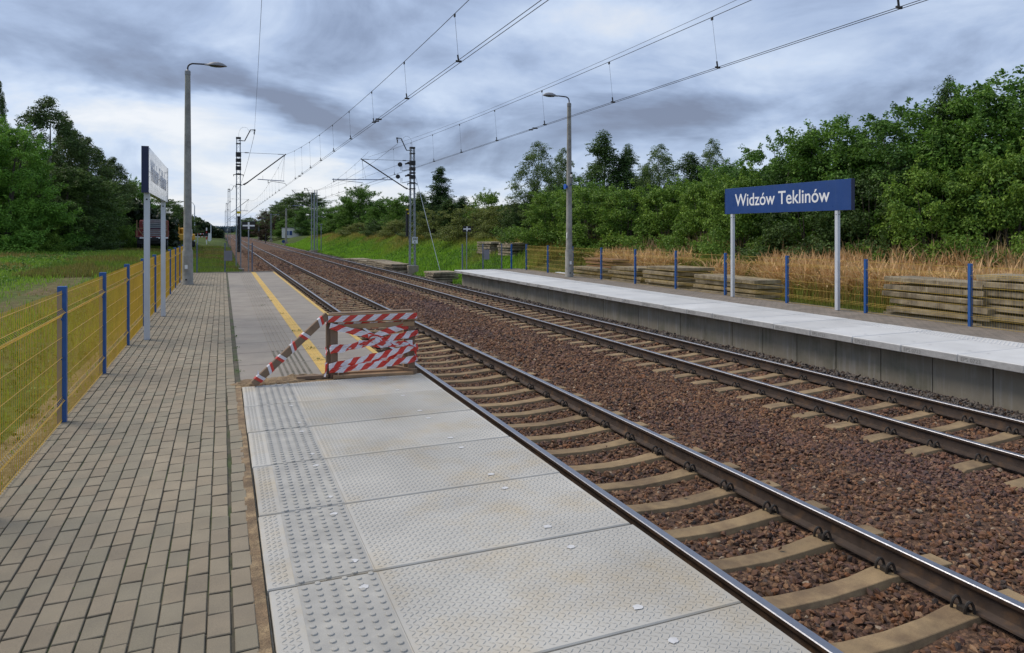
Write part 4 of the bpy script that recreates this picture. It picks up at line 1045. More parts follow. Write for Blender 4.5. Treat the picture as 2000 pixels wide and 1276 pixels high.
# old slabs stacked: every slab a thing
def slab_mesh(L, W_, T, m, seed):
    r = random.Random(seed); mb = MB(); mb.cbox((0, 0, T / 2), (W_, L, T), .012)
    for v in range(len(mb.v)): x, y, z = mb.v[v]; mb.v[v] = (x + r.uniform(-.008, .008), y + r.uniform(-.012, .012), z + r.uniform(-.006, .006))
    for s_ in (-1, 1):
        for q in (-.3, .3): mb.box((s_ * W_ / 2, q * L, T * .45), (.012, .05, .05))
    return mb.build('concrete_slab', m, None)
ordn = ['bottom', 'second', 'third', 'fourth', 'fifth', 'sixth', 'seventh', 'eighth', 'ninth', 'tenth']
slabs = {}
def stack(desc, x, y, z, n, L=2.0, W_=1.0, T=.115, rot=0.0, jit=.06, gap=.034, m='old_conc', top_word=True, group='old platform slabs stacked in piles'):
    r = random.Random(int(x * 100 + y * 10))
    zz = z
    for i in range(n):
        key = (L, W_, T, m, r.randrange(3))
        if key not in slabs: slabs[key] = o = slab_mesh(L, W_, T, M[m], hash(key[:3]) % 999 + key[4])
        else: o = slabs[key].copy(); col.objects.link(o)
        o.location = (x + r.uniform(-jit, jit), y + r.uniform(-jit * 2.2, jit * 2.2), zz); o.rotation_euler = (r.uniform(-.012, .012), r.uniform(-.012, .012), rot + r.uniform(-.05, .05) + (math.pi if r.random() < .5 else 0))
        pos = 'topmost' if i == n - 1 else ('bottom' if i == 0 else ordn[i] + ' from the bottom')
        tag(o, f'{pos} slab of the {desc}', 'slab', group); zz += T + gap + r.uniform(0, .015)
g = lambda x, y: float(ground_z(x, y))
def yx(u, x): return YofX(u, x)
# behind the right fence, from right to left in the view
X0 = 15.0
stack('slab pile at the right edge behind the last blue post', X0 + .1, yx(2040, X0), g(X0, 8.5) + .02, 8, L=2.1, T=.115, gap=.04)
stack('tall slab pile behind the yellow mesh at the right', X0, yx(1850, X0), g(X0, 11) - .02, 7, L=2.35, T=.115, gap=.04)
stack('low slab pile behind the left post of the blue name board', X0 - .1, yx(1440, X0), g(X0, 17.5) + .02, 5, L=2.9, T=.115)
stack('slab pile with a flat sandy top behind the mesh left of the name board', X0, yx(1325, X0) , g(X0, 20.5) + .02, 6, L=2.0, W_=1.5, T=.115)
stack('slab pile between the fourth and fifth blue posts left of the name board', X0 + .1, yx(1243, X0), g(X0, 23) + .02, 5, L=2.1, W_=1.3, T=.12)
stack('dark slab pile next to the right lamp post', X0 + .1, yx(1168, X0), g(X0, 26) + .02, 4, L=2.2, W_=1.3, T=.12)
stack('pile of brown blocks on the dark slabs, left half', X0 + .5, yx(1173, X0 + .5), g(X0, 26) + .60, 3, L=1.2, W_=.8, T=.10, m='old_conc_b', group='brown blocks piled on old slabs', gap=.03)
stack('pile of brown blocks on the dark slabs, right half', X0 + .5, yx(1204, X0 + .5), g(X0, 26) + .60, 3, L=1.2, W_=.8, T=.10, m='old_conc_b', group='brown blocks piled on old slabs', gap=.03)
t = tag(slab_mesh(2.4, .25, .10, M['white'], 3), 'pale beam lying on the grass behind the right lamp post', 'beam'); t.name = 'concrete_beam'; t.location = (14.9, yx(1112, 14.9), g(15, 27) + .12)
# on the bank beyond the platform end
stack('left slab pile on the grassy bank beyond the platform end', XofY(962, 42.5), 42.5, g(XofY(962, 42.5), 42.5) - .1, 5, L=2.0, W_=1.3, T=.12, rot=.1)
stack('right slab pile on the grassy bank beyond the platform end', XofY(1006, 38.8), 38.8, g(XofY(1006, 38.8), 38.8) - .1, 5, L=2.0, W_=1.3, T=.12, rot=.05)
stack('slab pile in the ditch beside the end of the opposite platform', XofY(862, 38.5), 38.5, ZofV(555, 11.2, 38.5), 5, L=1.6, W_=1.5, T=.11, rot=.05)
names = ['nearest the mast foot', 'second from the mast foot', 'third from the mast foot', 'fourth from the mast foot', 'fifth from the mast foot', 'at the far end of the trackside row']
for i, Y in enumerate((47.8, 50.6, 53.6, 57, 61, 65.5)):
    stack('low trackside slab pile ' + names[i], 11.15 - .02 * i, Y, -1.12, (5, 5, 5, 4, 4, 3)[i], L=2.3, W_=1.35, T=.105, rot=.12, jit=.08)

# ---------------------------------------------------------------- truck, excavator
def P3(u, v, D): return PD(u, v, D)
tx_, ty_, tz_ = P3(297, 489, 60); tz_ = g(tx_, ty_)
tr = thing('truck', 'dark red flatbed truck seen from behind, loaded with grey slabs beside the wood', 'truck', (tx_, ty_, tz_), rotz=R(3.2))
mb = MB(); mb.cbox((0, 3, .95), (1.0, 6.4, .3), .02); mb.cbox((0, 0.05, .75), (2.3, .12, .35), .02); mb.box((-.75, -.02, .62), (.5, .03, .14)); mb.build('chassis', M['truck_dark'], tr)
mb = MB(); mb.cbox((0, 2.6, 1.16), (2.5, 5.2, .12), .01)
for s in (-1, 1): mb.cbox((s * 1.24, 2.6, 1.45), (.05, 5.2, .5), .01)
mb.build('cargo_bed', M['truck_red'], tr)
mb = MB()
for i in range(8):
    mb.cur = i % 2; mb.box((-1.09 + i * .31, -.03, 1.08), (.31, .03, .13))
mb.build('rear_bumper', [M['black'], M['white']], tr)
mb = MB(); mb.cbox((0, 6.6, 1.75), (2.45, 1.9, 1.9), .12); mb.box((0, 7.56, 2.1), (2.1, .03, .7)); cab = mb.build('cab', M['truck_red'], tr, smooth=True)
mb = MB(); mb.box((0, 5.63, 2.15), (1.6, .03, .5)); mb.build('rear_window', M['glass'], cab)
for (x, y) in ((-1.0, .9), (1.0, .9), (-1.0, 2.2), (1.0, 2.2), (-1.0, 6.4), (1.0, 6.4)):
    mb = MB(); mb.lathe((x, y, .5), [(.3, -.17), (.48, -.16), (.5, -.1), (.5, .1), (.48, .16), (.3, .17)], 20, 'X'); wh = mb.build('wheel', M['truck_dark'], tr, smooth=True)
    mb = MB(); mb.lathe((x, y, .5), [(.27, -.175), (.27, .175)], 16, 'X'); mb.build('rim', M['steel'], wh)
mb = MB()
for a, b in (((-1.1, -.1, 1.9), (-.5, -.1, 1.9)), ((-1.1, -.1, 1.9), (-.65, -.1, 1.25)), ((-.65, -.1, 1.25), (-.1, -.1, 1.25)), ((-.5, -.1, 1.9), (-.3, -.1, 1.3)), ((-1.15, -.05, 1.2), (-1.15, -.05, 2.6)), ((1.15, -.05, 1.2), (1.15, -.05, 2.6))): mb.bar(a, b, .07)
mb.build('frame_rail', M['wood'], tr)
zz = 1.24; r = random.Random(4)
M['load'] = mat('grey_load', (.26, .27, .28), .8, .15, 3)
lm = None
for i in range(9):
    if lm is None: lm = o = slab_mesh(2.6, 1.75, .11, M['load'], 77)
    else: o = lm.copy(); col.objects.link(o)
    c, s = math.cos(R(3.2)), math.sin(R(3.2)); lx, ly = r.uniform(-.04, .04) + .18, 1.55 + r.uniform(-.1, .1)
    o.location = (tx_ + lx * c - ly * s, ty_ + lx * s + ly * c, tz_ + zz); o.rotation_euler = (0, 0, R(3.2))
    tag(o, f"{'topmost' if i == 8 else ordn[i] + ('' if i == 0 else ' from the bottom')} grey slab in the load on the red truck", 'slab', 'slabs loaded on the truck'); zz += .155 if i != 3 else .24
ex, ey, ez = P3(357, 479, 82); ez = g(ex, ey)
ec = thing('excavator', 'small orange yellow excavator half hidden behind the left lamp post', 'excavator', (ex, ey, ez), rotz=R(200))
mb = MB()
for s in (-1, 1): mb.cbox((s * .8, 0, .35), (.4, 2.6, .7), .15)
mb.build('track', M['truck_dark'], ec, smooth=True)
mb = MB(); mb.cbox((0, .4, 1.15), (1.9, 1.9, .8), .12); mb.build('body', M['exc_yellow'], ec, smooth=True)
mb = MB(); mb.cbox((-.4, -.3, 1.7), (1.0, 1.2, 1.1), .1); cb = mb.build('cab', M['exc_yellow'], ec, smooth=True); mb = MB(); mb.box((-.4, -.92, 1.8), (.8, .03, .7)); mb.box((-.92, -.3, 1.8), (.03, .9, .7)); mb.build('window', M['glass'], cb)
mb = MB(); mb.bar((.35, -.4, 1.2), (.35, -.9, 2.6), .35, .3); mb.bar((.35, -.85, 2.55), (.35, -1.4, .9), .28, .25); mb.build('boom', M['exc_yellow'], ec, bevel=.03)
mb = MB(); mb.prism([(-1.7, .3), (-1.2, .2), (-1.2, .9), (-1.5, .9)], 0, .7, 'X'); mb.build('bucket', M['truck_dark'], ec)

# ---------------------------------------------------------------- white hut on the bank
hx, hy, hz_ = P3(573.5, 463, 190)
h = thing('hut', 'small white flat-roofed hut with a blue window on the far bank', 'building', (hx, hy, hz_ - .3), rotz=R(-16))
mb = MB(); mb.cbox((0, 0, 1.35), (5.6, 3, 2.7), .02); mb.build('wall', M['render'], h)
mb = MB(); mb.cbox((0, 0, 2.76), (5.8, 3.2, .14), .01); mb.build('roof', M['box_grey'], h)
for k, (x, c) in enumerate(((-1.35, 'tube_blue'), (-.45, 'blue'))):
    mb = MB(); mb.cbox((x, -1.52, 1.35), (.86, .06, 1.35), .01); wn = mb.build('window', M['white'], h); mb = MB(); mb.box((x, -1.56, 1.35), (.72, .02, 1.2)); mb.build('pane', M['tube_blue'] if k == 0 else M['navy'], wn)
mb = MB(); mb.tube([(.2, .8, 2.8), (.2, .8, 5.2)], .09, 8); mb.build('flue', M['alu'], h); mb = MB(); mb.lathe((.2, .8, 5.3), [(.1, -.15), (.2, 0), (.1, .15)], 8); mb.build('flue_cap', M['white'], h)
# ---------------------------------------------------------------- level crossing far off
def pole_thing(name, label, cat, u, vb, vt, D, r, m, extra=None, group=None):
    x, y, z = P3(u, vt, D); H = z - g(x, y); t = thing(name, label, cat, (x, y, z - H), group)
    mb = MB(); mb.tube([(0, 0, 0), (0, 0, H)], [r, r * .7], 8); mb.build('pole', m, t)
    if extra: extra(t, H)
    return t
def far_lamp(t, H):
    mb = MB(); mb.tube([(0, 0, H), (-.3, 0, H + .5), (-1.6, 0, H + .7)], .05, 6); mb.build('arm', M['steel'], t)
    mb = MB(); mb.cbox((-1.9, 0, H + .72), (.8, .3, .15), .04); mb.build('lamp_head', M['lamp'], t)
pole_thing('street_lamp', 'tall far street lamp right of the left lamp post, arm reaching left', 'lamp', 380, 466, 402, 125, .11, M['alu'], far_lamp)
pole_thing('street_lamp', 'pale far lamp column in front of the dark wood at the level crossing', 'lamp', 412, 464, 440, 170, .14, M['alu'], lambda t, H: None)
pole_thing('street_lamp', 'slender far lamp column standing behind the left end of the striped barrier', 'lamp', 386, 470, 454, 105, .07, M['alu'])
def sig(t, H):
    mb = MB()
    for k in range(5): mb.cur = k % 2; mb.tube([(0, 0, .3 + k * .5), (0, 0, .8 + k * .5)], .09, 8)
    mb.build('striped_sleeve', [M['white'], M['red']], t)
    mb = MB(); mb.box((0, -.1, H - .3), (.9, .1, .5)); mb.bar((-.5, -.12, H), (.5, -.12, H + .6), .1, .05); mb.bar((.5, -.12, H), (-.5, -.12, H + .6), .1, .05); mb.build('signal_head', M['black'], t)
pole_thing('crossing_signal', 'red and white striped level crossing signal with a dark head', 'signal', 403.5, 467, 455, 118, .07, M['white'], sig)
x, y, z = P3(372, 468, 118); x1, y1, z1 = P3(409, 468, 118); dz_ = z - g(x, y); z = g(x, y)
t = thing('crossing_barrier', 'red and white striped boom across the road at the far level crossing', 'barrier', (x, y, z))
mb = MB(); n = 12
for k in range(n):
    mb.cur = k % 2; a = Vector((x1 - x, y1 - y, 0)) * (k / n); b = Vector((x1 - x, y1 - y, 0)) * ((k + 1) / n)
    mb.bar(a + Vector((0, 0, .95 + dz_)), b + Vector((0, 0, .95 + dz_)), .10, .14); mb.cur = 1 - k % 2; mb.bar(a + Vector((0, 0, .45 + dz_)), b + Vector((0, 0, .45 + dz_)), .06, .12)
mb.build('boom', [M['white'], M['red']], t); mb = MB(); mb.box((x1 - x, y1 - y, .5 + dz_ / 2), (.4, .4, 1.1 + dz_)); mb.build('stand', M['white'], t)
for (u, vt, vb, D, lab) in ((655 * 0 + 548, 448, 466, 150, 'small round blue disc sign at the foot of the thick concrete mast'),):
    x, y, z = P3(553.5, 482, 135); t = thing('disc_sign', lab, 'sign', (x, y, z)); mb = MB(); mb.tube([(0, 0, 0), (0, 0, .9)], .04, 6); mb.build('post', M['steel'], t); mb = MB(); mb.lathe((0, -.06, 1.0), [(.32, -.01), (.32, .01)], 16, 'Y'); mb.build('disc', M['navy'], t)
for (u, lab) in ((516, 'dark far post right of the reddish tree'),):
    pole_thing('marker_post', 'striped black and yellow post below the reddish tree', 'post', 518.5, 473, 456, 150, .09, M['black'])
# ================================================================ VEGETATION
LEAFGAIN = np.array([2.2, 2.2, 1.65])
def leaves(cent, nrm, size, colr, aspect=.62, parent=None, name='crown', m=None):
    """one rhombic leaf per centre"""
    n = len(cent); t = rng.normal(size=(n, 3)); t -= (t * nrm).sum(1)[:, None] * nrm; t /= np.linalg.norm(t, axis=1)[:, None] + 1e-9
    b = np.cross(nrm, t); s = size[:, None]
    P = np.stack([cent - t * s * .5, cent + b * s * aspect * .5 + nrm * s * .06, cent + t * s * .5 - nrm * s * .10, cent - b * s * aspect * .5 + nrm * s * .06], 1)
    F = np.arange(n * 4).reshape(n, 4)
    return P.reshape(-1, 3), F, colr
def rand_dirs(n, up=0.0):
    d = rng.normal(size=(n, 3)); d[:, 2] += up; return d / (np.linalg.norm(d, axis=1)[:, None] + 1e-9)
def tree_proto(name, H, Wd, profile, nblob, nleaf, lsize, base, tip, trunk_r=.1, blob=(.45, .8), droop=0.0, gap=0.0, bark='bark', limbs=9, z0=.06, var=.22, multi=1, hollow=.55, clump=1.0):
    """profile(f) -> relative radius at height fraction f; leaves sit on blobs set around the crown's shell"""
    nleaf = int(nleaf * 1.4); lsize = lsize * .86
    root = bpy.data.objects.new(name, None); col.objects.link(root); root.empty_display_size = .3
    f = rng.beta(1.15, 1.0, nblob * 3); pr = np.array([profile(x) for x in f]); keep = rng.random(len(f)) < pr / pr.max() * .9 + .1
    f = f[keep][:nblob]; pr = pr[keep][:nblob]; n = len(f)
    a = rng.uniform(0, 2 * np.pi, n); rr = Wd / 2 * pr * (hollow + (1 - hollow) * rng.random(n) ** .5) * (1 + .22 * np.sin(a * 3 + f * 7) + .12 * np.sin(a * 5 - f * 11))
    bc = np.stack([rr * np.cos(a), rr * np.sin(a), z0 * H + f * (1 - z0) * H], 1)
    br_ = rng.uniform(blob[0], blob[1], n) * (1 - .35 * f)
    w_ = br_ ** 2; k = rng.choice(n, nleaf, p=w_ / w_.sum())
    d = rand_dirs(nleaf, .25); rad = br_[k] * rng.random(nleaf) ** .38
    sc3 = np.array([1.0, 1.0, .62 + droop]); c = bc[k] + d * rad[:, None] * sc3
    # sprigs that break the outline
    ns = nleaf // 7; ks = rng.choice(n, ns); tsp = rng.random(ns) ** .6; sd_ = bc[ks].copy(); sd_[:, 2] = 0; sd_ /= (np.linalg.norm(sd_, axis=1)[:, None] + .2)
    seedv = np.sin(ks[:, None] * np.array([12.9, 78.2, 37.7])) ; dirs = sd_ * .7 + seedv * .55; dirs[:, 2] += .45 - droop * 1.6; dirs /= np.linalg.norm(dirs, axis=1)[:, None]
    c[:ns] = bc[ks] + dirs * (br_[ks] * (.7 + 1.0 * tsp))[:, None] + rng.normal(0, .07, (ns, 3)) * (br_[ks] / .6)[:, None]
    k = k.copy(); k[:ns] = ks
    ok = c[:, 2] > .03; c = c[ok]; k = k[ok]; d = d[ok]
    nr = rand_dirs(len(c), .9) * .7 + d * .6; nr /= np.linalg.norm(nr, axis=1)[:, None]
    tb = rng.random(n)[k]; tl = rng.random(len(c)); mixv = np.clip(.5 + (tb - .5) * .75 * clump + (tl - .5) * .9, 0, 1)[:, None]
    colr = (np.array(base) * (1 - mixv) + np.array(tip) * mixv) * rng.uniform(1 - var, 1 + var, (len(c), 1)) * LEAFGAIN
    V, F, Cc = leaves(c, nr, lsize * rng.uniform(.6, 1.3, len(c)), colr)
    np_mesh('crown', V, F, M['leaf'], root, Cc)
    mb = MB()
    for q in range(multi):
        ox, oy = (0, 0) if multi == 1 else (random.uniform(-.3, .3), random.uniform(-.3, .3)); lean = (0, 0) if multi == 1 else (random.uniform(-.14, .14) * H, random.uniform(-.14, .14) * H)
        pts = [(ox + lean[0] * t_ * t_ + .03 * H * math.sin(t_ * 5 + q) * .3, oy + lean[1] * t_ * t_, t_ * H * .93 - .1) for t_ in (0, .12, .3, .5, .7, .86, 1)]
        mb.tube(pts, [trunk_r * x for x in (1.25, 1, .82, .6, .4, .22, .06)], 7)
    order = np.argsort(-br_)[:limbs * 3]
    for i in order:
        p = bc[i]; zb = max(.2, p[2] - np.hypot(p[0], p[1]) * .8 - .2); fr = zb / H
        mb.tube([(0, 0, zb), (p[0] * .5, p[1] * .5, zb + (p[2] - zb) * .45 + .05), tuple(p)], [trunk_r * max(.15, .55 * (1 - fr)), trunk_r * .25, trunk_r * .08], 5)
    mb.build('trunk', M[bark], root, smooth=True)
    return root
G1, G1t = (.026, .058, .010), (.080, .150, .026)       # maple / robinia green
round_p = lambda f: math.sin(math.pi * min(1, (f * .92 + .10))) ** .55
bush_p = lambda f: max(0, (1 - f ** 2.2)) ** .5 * (.85 + .15 * math.sin(f * 9))
cone_p = lambda f: max(.02, (1 - f) ** .75) * min(1, .35 + f * 3.0)
birch_p = lambda f: max(.02, math.sin(math.pi * min(1, f * .88 + .12)) ** .8 * (1 - .35 * f))
protos = {}
def defp(k, *a, **kw): protos[k] = tree_proto(*a, **kw)
defp('hedge_a', 'tree', 6.6, 5.4, bush_p, 150, 34000, .150, G1, G1t, .12, (.50, .95), multi=3)
defp('hedge_b', 'tree', 7.2, 5.2, round_p, 160, 34000, .155, (.022, .050, .012), (.064, .125, .026), .13, (.5, .95), multi=2, z0=.03)
defp('bush', 'bush', 3.4, 4.2, bush_p, 100, 17000, .120, (.036, .074, .012), (.105, .165, .030), .05, (.38, .68), multi=5, z0=.02)
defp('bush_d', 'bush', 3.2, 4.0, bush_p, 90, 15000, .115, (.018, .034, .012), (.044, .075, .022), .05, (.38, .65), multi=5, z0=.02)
defp('bush_o', 'bush', 3.0, 3.6, bush_p, 80, 11000, .115, (.046, .062, .018), (.110, .125, .038), .04, (.36, .62), multi=6, z0=.03, var=.3)
defp('birch', 'birch_tree', 9.0, 4.4, birch_p, 210, 30000, .112, (.030, .054, .020), (.084, .120, .042), .10, (.30, .58), droop=.5, bark='bark_birch', hollow=.12, z0=.10, var=.3)
defp('alder', 'tree', 9.0, 3.9, cone_p, 260, 34000, .115, (.022, .046, .016), (.062, .098, .034), .12, (.34, .62), hollow=.12, z0=.03, droop=.5, clump=1.2)
defp('big', 'tree', 12.0, 8.0, round_p, 230, 46000, .200, (.022, .044, .013), (.062, .102, .028), .22, (.65, 1.25), z0=.03, hollow=.45, droop=.15)
defp('maple', 'tree', 10.0, 8.0, bush_p, 230, 50000, .170, (.038, .092, .015), (.105, .190, .034), .18, (.6, 1.1), z0=.02, multi=2)
defp('big_birch', 'birch_tree', 12.5, 6.2, birch_p, 260, 42000, .150, (.022, .040, .015), (.058, .088, .030), .16, (.42, .80), droop=.5, bark='bark_birch', hollow=.3, z0=.05, var=.3)
defp('red', 'tree', 9.0, 6.0, round_p, 90, 9000, .25, (.022, .017, .013), (.052, .036, .026), .2, (.5, .9), z0=.05)
defp('conifer', 'conifer_tree', 8.0, 2.6, lambda f: max(.02, (1 - f) ** .85 + .05), 280, 26000, .11, (.014, .032, .014), (.038, .070, .024), .10, (.26, .46), hollow=.1, z0=.03, droop=.4)
used = set()
def plant(kind, x, y, label, s=1.0, sz=None, group=None, cat=None, z=None, rot=None):
    o = protos[kind]
    if kind in used: o = copy_tree(o)
    used.add(kind)
    o.location = (x, y, (float(ground_z(x, y)) if z is None else z) - .08); o.rotation_euler = (0, 0, random.uniform(0, 6.28) if rot is None else rot)
    o.scale = (s, s, sz if sz else s)
    tag(o, label, cat or ('bush' if o.name.startswith('bush') else 'tree'), group); return o
def at(u, Yd): return XofY(u, Yd), Yd
def plant_px(kind, u, D, vtop, label, wpx=None, **kw):
    """stand a plant at depth D in the direction u, as tall as it must be to reach vtop"""
    a = (u - CX) / FPX; x, y = D * (S_ + a * C_), D * (C_ - a * S_); z = float(ground_z(x, y))
    H0 = {'hedge_a': 6.6, 'hedge_b': 7.2, 'bush': 3.4, 'bush_d': 3.2, 'bush_o': 3.0, 'birch': 9, 'alder': 9, 'big': 12, 'maple': 10, 'big_birch': 12.5, 'red': 9, 'conifer': 8}[kind]
    W0 = {'hedge_a': 5.4, 'hedge_b': 5.2, 'bush': 4.2, 'bush_d': 4.0, 'bush_o': 3.6, 'birch': 4.4, 'alder': 3.6, 'big': 8, 'maple': 8, 'big_birch': 6.2, 'red': 6, 'conifer': 2.6}[kind]
    top = EYE + (HZ - vtop) * D / FPX; sz = (top - z) / H0 * .97; s = (wpx * D / FPX / W0) if wpx else sz
    return plant(kind, x, y, label, s, sz, **kw)
# --- right: the high hedge of maples behind the name board
plant_px('hedge_b', 2060, 22, 110, 'tallest leafy tree at the right edge of the view', 330)
plant_px('hedge_a', 1900, 23, 168, 'tall dark green tree rising right of the name board', 290)
plant_px('hedge_b', 1760, 25, 205, 'leafy tree with a pointed top just right of the name board', 250)
plant_px('hedge_a', 1630, 27, 236, 'rounded green tree behind the right half of the name board', 250)
plant_px('hedge_b', 1530, 29, 262, 'green tree behind the left half of the name board', 190)
plant_px('alder', 1588, 27.5, 238, 'narrow leafy top sticking out above the name board', 100)
plant_px('alder', 1850, 23.5, 140, 'pointed leafy top, highest but one at the right', 130)
plant_px('bush', 1975, 20.5, 300, 'bright bushy growth low at the right edge behind the dry grass', 230)
plant_px('bush', 1815, 22, 330, 'dense bush right of the right sign post', 230)
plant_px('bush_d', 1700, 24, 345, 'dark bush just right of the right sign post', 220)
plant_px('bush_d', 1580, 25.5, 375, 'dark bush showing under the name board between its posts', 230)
plant_px('bush', 1450, 28, 345, 'green bush left of the left sign post', 190)
# --- right middle: thicket and taller trees behind
plant_px('bush', 1385, 32, 352, 'green bush in the middle of the thicket, left of the name board', 180)
plant_px('hedge_a', 1410, 36, 322, 'broad green tree left of the name board', 180)
plant_px('bush', 1310, 35, 362, 'green bush between right lamp post and name board', 190)
plant_px('bush', 1225, 37, 370, 'sunlit bush right of the right lamp post', 180)
plant_px('bush', 1150, 39, 366, 'bright yellow green bush directly behind the right lamp post', 180)
plant_px('bush', 1075, 41, 374, 'bright bush left of the right lamp post', 150)
plant_px('alder', 1350, 42, 292, 'leafy tree with a ragged spire left of the weeping birch', 150)
plant_px('birch', 1392, 50, 262, 'weeping dark birch standing above the thicket left of the name board', 84)
plant_px('birch', 1288, 46, 272, 'slim birch between the tall poplar group and the weeping birch', 110)
plant_px('alder', 1180, 52, 250, 'tall dense tree right of the right lamp post, highest of the middle group', 150)
plant_px('alder', 1225, 52, 276, 'narrow tree leaning against the tall dense one right of the lamp post', 90)
plant_px('alder', 1262, 56, 315, 'small spire between the tall dense tree and the slim birch', 70)
plant_px('birch', 1050, 50, 268, 'airy birch left of the right lamp post', 120)
plant_px('birch', 1098, 52, 280, 'airy birch half hidden behind the right lamp post', 80)
plant_px('hedge_b', 1130, 48, 345, 'low rounded tree behind the right lamp post', 130)
plant_px('alder', 1430, 48, 315, 'thin tree top between the weeping birch and the name board', 80)
# --- right far: bank wood
plant_px('bush_o', 985, 52.3, 398, 'olive bush above the slab piles on the bank', 120)
plant_px('bush_o', 925, 55.7, 402, 'olive bush just behind the right black and white board', 120)
plant_px('bush_d', 1030, 49.6, 395, 'dark bush right of the slab piles on the bank', 120)
plant_px('conifer', 860, 69.5, 322, 'pointed spruce like tree right of the right lattice mast', 84)
plant_px('alder', 905, 69.1, 380, 'green tree right of the pointed tree', 80)
plant_px('alder', 880, 64.7, 385, 'short dense tree leaning on the pointed tree', 90)
plant_px('bush', 950, 63.1, 378, 'pale green tree crown above the olive bushes', 100)
plant_px('bush_o', 850, 64.0, 408, 'yellowing bush at the foot of the pointed tree', 90)
plant_px('alder', 820, 80.5, 372, 'dark green tree just right of the right lattice mast', 80)
plant_px('hedge_a', 790, 85.2, 382, 'green tree directly behind the right lattice mast', 90)
plant_px('hedge_a', 752, 95.4, 388, 'mid green tree left of the right lattice mast', 90)
plant_px('hedge_a', 700, 116.9, 366, 'tallest round tree at the left end of the bank wood', 100)
plant_px('hedge_a', 662, 133.2, 402, 'green tree sloping down at the left end of the bank wood', 80)
plant_px('bush_d', 738, 89.1, 430, 'dark round bush low on the bank left of the right mast', 60)
plant_px('bush_o', 780, 78.3, 428, 'olive bush low on the bank behind the right mast', 80)
plant_px('bush_o', 700, 105.8, 434, 'brownish bush low at the edge of the bank wood', 80)
plant_px('bush', 645, 136.9, 432, 'small green bush right of the close pair of masts', 60)
plant_px('bush_d', 812, 71.6, 436, 'dark scrub right behind the mast foot', 60)
# --- centre far
plant_px('big', 590, 215, 374, 'big round tree behind the white hut', 110)
plant_px('big', 558, 225, 392, 'left shoulder of the big round trees behind the white hut', 80)
plant_px('hedge_b', 612, 190, 400, 'green tree right behind the white hut', 70)
plant_px('hedge_a', 560, 200, 428, 'low green tree left behind the white hut', 50)
plant_px('red', 519, 205, 412, 'dark reddish tree left of the thick concrete mast', 44)
plant_px('big', 487, 330, 424, 'hazy far tree behind the left black and white board', 46)
# --- left wood
plant_px('maple', 15, 50, 238, 'light green maple at the left edge of the view', 210)
plant_px('maple', -95, 50, 190, 'green tree cut off by the left edge of the view', 250)
plant_px('big_birch', 98, 60, 182, 'tallest tree of the left wood, an airy dark birch', 190)
plant_px('big_birch', 138, 66, 228, 'dark airy birch between the tallest left tree and its sloping neighbour', 110)
plant_px('big_birch', 172, 64, 262, 'dark birch sloping down right of the tallest left tree', 150)
plant_px('big', 130, 56, 320, 'dense dark tree in the middle of the left wood', 190)
plant_px('big_birch', 222, 70, 302, 'dark tree left of the edge-on name board', 100)
plant_px('maple', 205, 66, 375, 'low green tree left of the truck', 100)
plant_px('maple', 262, 80, 348, 'lighter green tree behind the edge-on name board', 100)
plant_px('big', 318, 88, 385, 'green tree behind the red truck', 100)
plant_px('red', 345, 105, 402, 'brownish tree touching the left lamp post', 60)
plant_px('bush', 70, 50, 430, 'bright bushes at the foot of the light green maple', 110)
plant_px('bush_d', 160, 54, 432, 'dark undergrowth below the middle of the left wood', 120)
plant_px('bush', 236, 62, 440, 'green bush left of the truck', 60)
plant_px('big_birch', 0, 56, 150, 'thin drooping birch at the very left edge of the view', 50)
# --- far wood
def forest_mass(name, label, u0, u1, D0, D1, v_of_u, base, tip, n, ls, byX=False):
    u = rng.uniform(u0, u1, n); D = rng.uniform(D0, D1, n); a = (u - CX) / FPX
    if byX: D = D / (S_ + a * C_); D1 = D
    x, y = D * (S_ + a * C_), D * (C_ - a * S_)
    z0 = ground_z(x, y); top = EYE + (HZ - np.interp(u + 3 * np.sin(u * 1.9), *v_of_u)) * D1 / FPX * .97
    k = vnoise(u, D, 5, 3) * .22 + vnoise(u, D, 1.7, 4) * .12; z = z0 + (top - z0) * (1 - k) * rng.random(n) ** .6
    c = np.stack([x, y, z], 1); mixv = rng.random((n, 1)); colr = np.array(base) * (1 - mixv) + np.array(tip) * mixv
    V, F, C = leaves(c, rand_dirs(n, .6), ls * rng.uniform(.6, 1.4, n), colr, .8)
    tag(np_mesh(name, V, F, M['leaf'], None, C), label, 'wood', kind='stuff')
forest_mass('far_wood', 'dark far wood left of the vanishing tracks behind the level crossing', 340, 436, 225, 300, ([340, 385, 400, 425, 436], [405, 428, 434, 446, 452]), (.016, .034, .014), (.040, .070, .028), 22000, .9)
forest_mass('distant_wood', 'blue green line of distant woods at the end of the tracks', 380, 640, 900, 1200, ([380, 430, 460, 520, 640], [446, 444.5, 445, 443, 440]), (.05, .085, .11), (.075, .12, .14), 16000, 5)  # distance haze painted in: leaf colours shifted to blue
forest_mass('side_wood', 'low trees right of the far tracks', 470, 560, 330, 420, ([470, 500, 530, 560], [444, 432, 436, 438]), (.018, .038, .014), (.045, .075, .028), 9000, 1.3)
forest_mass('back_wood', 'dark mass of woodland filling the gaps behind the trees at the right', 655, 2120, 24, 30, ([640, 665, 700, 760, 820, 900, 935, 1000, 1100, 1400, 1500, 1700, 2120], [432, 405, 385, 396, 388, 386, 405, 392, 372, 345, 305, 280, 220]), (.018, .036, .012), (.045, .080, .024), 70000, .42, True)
forest_mass('left_wood', 'dark mass of woodland filling the gaps behind the trees at the left', -120, 345, 70, 84, ([-120, 60, 200, 300, 345], [250, 285, 350, 405, 425]), (.012, .024, .009), (.030, .055, .018), 24000, .6)

